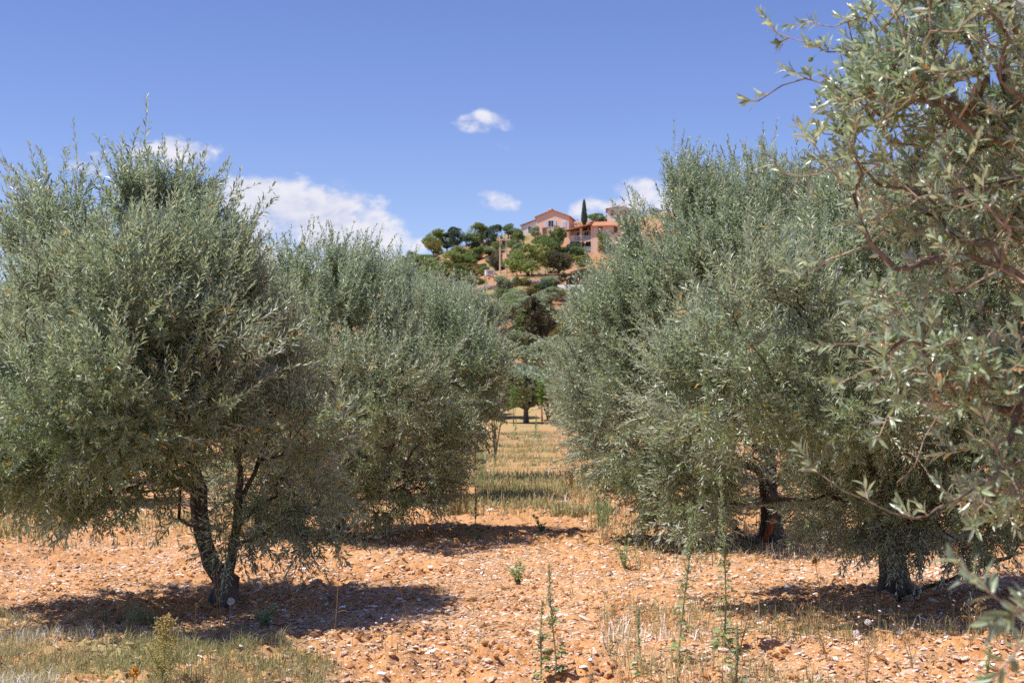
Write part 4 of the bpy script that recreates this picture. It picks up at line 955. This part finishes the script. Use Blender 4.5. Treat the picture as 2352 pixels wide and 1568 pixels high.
def gable_roof(parent, prof_l, apex, prof_r, y0, y1, th=.22):
    (xl, zl), (xa, za), (xr, zr) = prof_l, apex, prof_r
    def f(a):
        a.prism([(xl, zl), (xa, za), (xa, za+th), (xl, zl+th)][::1], y0, y1); a.prism([(xa, za), (xr, zr), (xr, zr+th), (xa, za+th)], y0, y1)
        a.tube([(xa, y0-.02, za+th), (xa, y1+.02, za+th)], .16, 8)
    return mesh_part('roof', M['tile'], parent, f)

def house_gabled():
    px, pb = C(1415, 548); p = hit(px, pb, 200); o = thing('house', (p[0], p[1], p[2]-.6), 'salmon gabled house with white side wing and pale blue shutters on the ridge', 'house', 'houses on the hill', rz=radians(-11))
    k = p[1]/F; W2 = 38*k; E = 41*k+.6; A = 55*k+.6
    mesh_part('wall', M['pinkwall'], o, lambda a: a.prism([(-W2, 0), (W2, 0), (W2, E), (0, A), (-W2, E)], 0, 9))
    r = gable_roof(o, (-W2-.4, E-.15), (0, A+.02), (W2+.4, E-.15), -.35, 9.3)
    mesh_part('chimney', M['whitewall'], r, lambda a: (a.box(-1.6, -.9, 3, 3.7, A-.6, A+.7), a.box(-1.7, -.8, 2.9, 3.8, A+.7, A+.85)))
    window(o, -.35, E*.50, 1.15, 1.5, shut=1, open_=True, shmat='blue'); window(o, W2*.72, E*.48, .95, 1.35, shut=1, shmat='blue')
    window(o, W2*.2, .5, 1.1, 1.5, shut=1)
    def wing(a): a.prism([(-W2-3.7, 0), (-W2-.01, 0), (-W2-.01, E*.86), (-W2-3.7, E*.60)], .6, 7)
    mesh_part('wing', M['whitewall'], o, wing, 'white lean-to side wing')
    mesh_part('wing_roof', M['tile'], o, lambda a: a.prism([(-W2-4, E*.60-.02), (-W2-.01, E*.88), (-W2-.01, E*.88+.2), (-W2-4, E*.60+.18)], .3, 7.3))
    window(o, -W2-1.6, 1.4, .9, 1.2, y=.6)
    mesh_part('door', M['brown'], o, lambda a: (a.box(-W2*.62, -W2*.62+1, -.06, .02, 0.02, 2.1), a.box(-W2*.62-.1, -W2*.62+1.1, -.04, .02, 2.1, 2.25)))
house_gabled()

def house_veranda():
    px, pb = C(1740, 690); p = hit(px, pb, 150); k = p[1]/F*.3125      # metres per crop pixel
    o = thing('house', (p[0], p[1], p[2]-.3), 'long salmon house with columned veranda, balcony rail and brown shutters', 'house', 'houses on the hill', rz=radians(-12))
    X = lambda c: (c-1740)*k
    Z = lambda c: (690-c)*k+.3
    xl, xm, xr = X(1525), X(1712), X(1960); ze = Z(492); zf = Z(588)
    mesh_part('wall', M['pinkwall'], o, lambda a: (a.box(xm, xr, 0, 8, 0, ze), a.box(xl, xm-.003, 2.6, 8, 0, ze-.4)))
    def roof(a):
        a.prism([(xm-.3, ze), (xr+.5, ze), (xr+.5, ze+.2), (xm-.3, ze+.2)], -.6, .6)
        v = [(xm-.3, -.6, ze+.205), (xr+.5, -.6, ze+.205), (xr+.5, 4, ze+1.6), (xm-.3, 4, ze+1.6), (xr+.5, 8.6, ze+.205), (xm-.3, 8.6, ze+.205)]
        a.add(v, [(0, 1, 2, 3), (3, 2, 4, 5)]); a.add([v[0], v[3], v[5]], [(0, 1, 2)]); a.add([v[1], v[4], v[2]], [(0, 1, 2)])
        a.prism([(xl-.5, ze-.75), (xm-.31, ze+.5), (xm-.31, ze+.72), (xl-.5, ze-.53)], -.7, 8.3)
    r = mesh_part('roof', M['tile'], o, roof)
    mesh_part('chimney', M['pinkwall'], r, lambda a: (a.box(X(1655), X(1668), 3, 3.6, ze-.5, ze+1.3), a.box(X(1653), X(1670), 2.9, 3.7, ze+1.3, ze+1.42)))
    for c0, c1 in ((1527, 1540), (1614, 1628), (1697, 1711)):
        zt = ze-.8+1.25*(X(c0)-xl)/(xm-xl)
        mesh_part('column', M['pinkwall'], o, lambda a: (a.box(X(c0), X(c1), 0, .45, 0, zt), a.box(X(c0)-.08, X(c1)+.08, -.06, .51, zt-.25, zt-.05)))
    mesh_part('balcony', M['pinkwall'], o, lambda a: (a.box(X(1541), X(1696), .05, 2.6, zf-.28, zf), a.box(X(1541), X(1572), .06, .3, zf, Z(552)), ))
    def rail(a):
        z0 = Z(556)
        a.box(X(1573), X(1613), .1, .16, z0-.06, z0); a.box(X(1629), X(1696), .1, .16, z0-.06, z0)
        for c in list(range(1574, 1613, 5)) + list(range(1630, 1696, 5)): a.box(X(c), X(c)+.05, .11, .15, zf, z0-.06)
    mesh_part('railing', M['whitepaint'], o, rail)
    def rail2(a):
        z0 = Z(640); a.box(X(1629), X(1696), -.5, -.44, z0-.06, z0); a.box(X(1629), X(1696), -.5, -.44, Z(662), Z(659))
        for c in range(1630, 1697, 6): a.box(X(c), X(c)+.05, -.49, -.45, 0.0, z0-.06)
    mesh_part('terrace_railing', M['whitepaint'], o, rail2)
    mesh_part('garage_opening', M['dark'], o, lambda a: a.box(X(1632), X(1694), 2.4, 2.598, 0.02, Z(600)))
    mesh_part('door', M['brown'], o, lambda a: (a.box(X(1575), X(1600), 2.45, 2.598, 0.02, Z(615)), a.box(X(1580), X(1605), 2.4, 2.598, zf, Z(520))))
    mesh_part('door', M['brown'], o, lambda a: a.box(X(1686), X(1694), 2.3, 2.598, zf+.05, Z(530)))
    window(o, X(1650), Z(560), .9, 1.3, y=2.6)
    for c in (1768, 1882): window(o, X(c), Z(540), .88, 1.35, shut=1)
    window(o, X(1850), .9, .9, 1.2)
house_veranda()

def village_house(px, pb, wpx, hpx, label, wall, rz=0, rise=10, wins=2):
    p = hit(px, pb, 200); k = p[1]/F; W2 = wpx*k/2; E = hpx*k
    o = thing('house', (p[0], p[1], p[2]-.4), label, 'house', 'houses on the hill', rz=radians(rz)); E += .4; A = E+rise*k
    mesh_part('wall', M[wall], o, lambda a: a.prism([(-W2, 0), (W2, 0), (W2, E), (0, A), (-W2, E)], 0, 7))
    r = gable_roof(o, (-W2-.35, E-.12), (0, A+.02), (W2+.35, E-.12), -.3, 7.3)
    mesh_part('chimney', M[wall], r, lambda a: (a.box(W2*.35, W2*.35+.6, 3, 3.6, E, A+.7), a.box(W2*.35-.1, W2*.35+.7, 2.9, 3.7, A+.7, A+.82)))
    for q in range(wins): window(o, -W2*.55+q*W2*1.1, E*.55, .9, 1.25, shut=1, shmat='brown')
    mesh_part('door', M['brown'], o, lambda a: (a.box(-.5, .5, -.06, .02, .02, 2.1), a.box(-.6, .6, -.04, .02, 2.1, 2.22)))
px, pb = C(1900, 455); village_house(px, pb, 52, 30, 'small upper house with terracotta roof right of the cypress', 'whitewall', -4, 4)
village_house(1657, 486, 44, 58, 'tall white house peeking over the right olive shoots', 'whitewall', 12, 10)
village_house(1868, 480, 74, 88, 'ochre block house standing highest on the right', 'ochrewall', 4, 5, 2)
village_house(1965, 492, 66, 66, 'salmon house right of the ochre block', 'pinkwall', -8, 10)
village_house(2080, 505, 110, 62, 'wide pale village house behind the close branches', 'whitewall', 6, 12)
village_house(1612, 470, 22, 32, 'little house with red roof beside the tall white one', 'ochrewall', 0, 4, 1)

def farm_slab():
    px, pb = C(1590, 1030); p = hit(px, pb, 120); k = p[1]/F*.3125; X = lambda c: (c-1590)*k; H = 45*k
    o = thing('farm_building', (p[0], p[1], p[2]-.3), 'low farm building with sloping grey slab roof below the shed', 'farm building', rz=radians(5))
    mesh_part('wall', M['whitewall'], o, lambda a: (a.box(X(1492), X(1690), 0, 4, 0, H+.3), ))
    def rf(a): a.add([(X(1470), -.3, H+.32), (X(1700), -.3, H+.32), (X(1700), 5.2, H+1.9), (X(1480), 5.2, H+1.9), (X(1470), -.3, H+.5), (X(1700), -.3, H+.5), (X(1700), 5.2, H+2.08), (X(1480), 5.2, H+2.08)], [(0, 3, 2, 1), (4, 5, 6, 7), (0, 1, 5, 4), (1, 2, 6, 5), (2, 3, 7, 6), (3, 0, 4, 7)])
    mesh_part('roof', M['concrete'], o, rf)
    mesh_part('door', M['brown'], o, lambda a: (a.box(X(1560), X(1580), -.06, .02, .02, H*.9), a.box(X(1558), X(1582), -.04, .02, H*.9, H*.96)))
farm_slab()
def shed():
    px, pb = C(1556, 922); p = hit(px, pb, 120); k = p[1]/F*.3125; w = 41*k; e = 50*k; ap = 66*k
    o = thing('shed', (p[0], p[1], p[2]-.1), 'small dark brown wooden shed with gable roof on the slope', 'shed', rz=radians(-8))
    def wl(a):
        a.prism([(-w, 0), (w, 0), (w, e), (0, ap), (-w, e)], 0, 2.4)
        for q in np.arange(-w+.15, w, .22): a.box(q, q+.03, -.02, .0, .02, e*.95)
    mesh_part('wall', M['shedwood'], o, wl)
    mesh_part('roof', M['shedwood'], o, lambda a: (a.prism([(-w-.2, e-.12), (0, ap+.02), (0, ap+.1), (-w-.2, e-.04)], -.2, 2.6), a.prism([(0, ap+.02), (w+.2, e-.12), (w+.2, e-.04), (0, ap+.1)], -.2, 2.6)))
    mesh_part('door', M['dark'], o, lambda a: (a.box(-.42, .42, -.05, -.021, .02, e*.85), ))
shed()
def poles():
    pa = hit(*C(1030, 838), 120); k = pa[1]/F*.3125; sp = 46*k; H = 262*k
    o = thing('utility_pole', pa, 'twin wooden utility poles joined by a crossbar on the slope', 'utility pole')
    for x in (0, sp): mesh_part('pole', M['pole'], o, lambda a: a.tube([(x, 0, -.6-(x > 0)*.6), (x, 0, H*.5), (x, 0, H)], [.19, .165, .13], 10))
    b = mesh_part('crossbar', M['pole'], o, lambda a: (a.box(-.75*sp/1.2, sp*1.62, -.34, -.135, H-.46, H-.16), a.box(.13, sp-.13, -.07, .07, H-2.4, H-2.25)))
    for x in (-.45*sp/1.2, sp*.5, sp*1.5): mesh_part('insulator', M['whitepaint'], b, lambda a: (a.tube([(x, -.2, H-.16), (x, -.2, H+.12)], [.03, .03], 6), a.tube([(x, -.2, H+.0), (x, -.2, H+.05), (x, -.2, H+.12), (x, -.2, H+.17)], [.05, .1, .06, .09], 8)))
poles()
def white_box():
    p = hit(*C(958, 850), 120); k = p[1]/F*.3125; w = 33*k; h = 42*k
    o = thing('storage_box', (p[0], p[1], p[2]-.05), 'white boxy container on the slope left of the twin poles', 'container', rz=radians(10))
    mesh_part('body', M['whitepaint'], o, lambda a: (a.box(-w, w, 0, 1.6, .15, h), a.box(-w+.1, -w+.3, .1, 1.5, 0, .149), a.box(w-.3, w-.1, .1, 1.5, 0, .149)))
    mesh_part('lid', M['whitepaint'], o, lambda a: a.box(-w-.06, w+.06, -.06, 1.66, h+.003, h+.12))
    mesh_part('door', M['concrete'], o, lambda a: (a.box(-w*.5, w*.5, -.03, -.003, .3, h*.85), a.box(w*.35, w*.4, -.06, -.031, h*.5, h*.6)))
white_box()
def stone_wall(c0, c1, cy, h, label):
    rng = np.random.default_rng(int(cy)); a = Acc(); n = 40; pts = np.array([hit(*C(c, cy + 6*sin(c/60)), 120) for c in np.linspace(c0, c1, n)])
    Y0 = np.median(pts[:, 1]); k = Y0/F*.3125; hm = h*k
    for i_ in range(n-1):
        d = pts[i_+1]-pts[i_]; m = 16; t = rng.random((m, 1)); Cc = pts[i_]+d*t; z = rng.random(m)**.8*hm; Cc[:, 1] = Y0 + (Cc[:, 1]-Y0)*.3 + (rng.random(m)-.5)*.5; Cc[:, 2] = macro(Cc[:, 0], Cc[:, 1])+z-.1
        s = .22+.2*rng.random(m); a.blobs(Cc, np.stack([s*1.2, s, s*.7], 1), rng, rough=.2)
    o = a.obj('stone_wall', M['rubble']); tag(o, label, 'stone wall')
stone_wall(810, 1010, 955, 26, 'dry rubble terrace wall on the left of the red slope')
stone_wall(1120, 1330, 905, 22, 'dry rubble terrace wall under the bright green shrub')
stone_wall(640, 960, 862, 9, 'low stone kerb along the track by the white box')

# ------------------------------------------------------------------ sky and sun
TO_SUN = np.array([-.44, -.14, .88]); TO_SUN /= np.linalg.norm(TO_SUN)
w = bpy.data.worlds.new('World'); scene.world = w; w.use_nodes = True
t = NT(w.node_tree)
sky = t.n('ShaderNodeTexSky', sky_type='NISHITA'); sky.sun_disc = False
sky.sun_elevation = math.asin(TO_SUN[2]); sky.sun_rotation = math.atan2(TO_SUN[0], TO_SUN[1])
sky.altitude = 900; sky.air_density = 1.0; sky.dust_density = .3; sky.ozone_density = 3.0
hsv = t.n('ShaderNodeHueSaturation', {'Hue': .518, 'Saturation': 1.15, 'Value': 1.0, 'Fac': 1.0, 'Color': t.mix(1.0, sky.outputs[0], (.79, .745, .76), 'MULTIPLY')})
d = t.n('ShaderNodeNewGeometry').outputs['Incoming']
d = t.vmath('SCALE', d); d.node.inputs['Scale'].default_value = -1.0
s = t.n('ShaderNodeSeparateXYZ', {0: d})
front = t.math('GREATER_THAN', s.outputs[1], .05)
yv = t.math('MAXIMUM', s.outputs[1], .05)
az = t.math('DIVIDE', s.outputs[0], yv); el = t.math('DIVIDE', s.outputs[2], yv)
co = t.n('ShaderNodeCombineXYZ', {0: az, 1: t.math('MULTIPLY', el, 1.5)}).outputs[0]
n1 = t.noise(co, 22, 8, .58); n1.node.inputs['Distortion'].default_value = .3
n2 = t.noise(co, 60, 5, .6)
def sky_at(px, py):
    r = ray(px, py); return r[0], r[2]
clouds = [(700, 490, 160, 56, 1.4), (610, 450, 105, 44, 1.4), (790, 540, 120, 58, 1.4), (860, 510, 45, 30, .8), (720, 580, 190, 40, .7), (420, 350, 75, 26, .95), (300, 368, 95, 30, .95), (240, 365, 60, 22, .9), (170, 372, 50, 16, .7), (420, 385, 60, 25, .7), (1112, 282, 55, 19, .72), (1165, 338, 26, 12, .8), (1130, 458, 34, 18, .6), (1160, 476, 30, 14, .6),
          (1345, 478, 30, 24, 1.0), (1460, 442, 60, 30, .9), (1420, 470, 70, 22, .9), (1560, 470, 90, 40, .8), (1740, 400, 30, 22, .8), (20, 548, 40, 16, .7), (130, 565, 60, 22, .8), (250, 560, 80, 25, .6), (970, 560, 40, 20, .5), (560, 600, 160, 50, .6)]
m = None
for px, py, rx, ry, k in clouds:
    x0, z0 = sky_at(px, py)
    e = t.math('ADD', t.math('POWER', t.math('ABSOLUTE', t.math('DIVIDE', t.math('SUBTRACT', az, x0), rx*1.42/F)), 2.0), t.math('POWER', t.math('ABSOLUTE', t.math('DIVIDE', t.math('SUBTRACT', el, z0), ry*1.42/F)), 2.0))
    v = t.math('MULTIPLY', t.math('SUBTRACT', 1.0, e), k, clamp=False)
    m = v if m is None else t.math('SMOOTH_MAX', m, v, .25)
m = t.math('MAXIMUM', m, -1.0)
dens = t.math('ADD', m, t.math('ADD', t.math('MULTIPLY', t.math('SUBTRACT', n1, .5), 3.9), t.math('MULTIPLY', t.math('SUBTRACT', n2, .5), 1.3)))
alpha = t.math('MULTIPLY', t.math('MULTIPLY', t.ss(dens, .1, 1.15), front), .92)
shade = t.ss(t.math('ADD', n1, t.math('MULTIPLY', n2, .4)), .45, .85)
cc = t.mix(shade, (3.0, 3.15, 4.0), (4.6, 4.5, 4.8))
skyc = t.mix(alpha, hsv.outputs[0], cc)
bg = t.n('ShaderNodeBackground', {'Color': skyc, 'Strength': .15})
t.t.links.new(bg.outputs[0], t.n('ShaderNodeOutputWorld').inputs[0])

sd = bpy.data.lights.new('sun', 'SUN'); so = bpy.data.objects.new('sun', sd); COL.objects.link(so)
sd.energy = 4.9; sd.angle = radians(.5); sd.color = (1.0, .95, .87)
so.rotation_euler = Vector(-TO_SUN).to_track_quat('-Z', 'Y').to_euler(); so.location = (-20, -10, 50)

scene.view_settings.view_transform = 'Standard'; scene.view_settings.look = 'None'; scene.view_settings.gamma = 1.0
scene.view_settings.exposure = .40
cy = scene.cycles
cy.max_bounces = 6; cy.diffuse_bounces = 4; cy.glossy_bounces = 2; cy.transmission_bounces = 3; cy.transparent_max_bounces = 4
cy.use_denoising = False; cy.use_adaptive_sampling = True; cy.adaptive_threshold = .01
cy.caustics_reflective = False; cy.caustics_refractive = False; cy.sample_clamp_indirect = 4
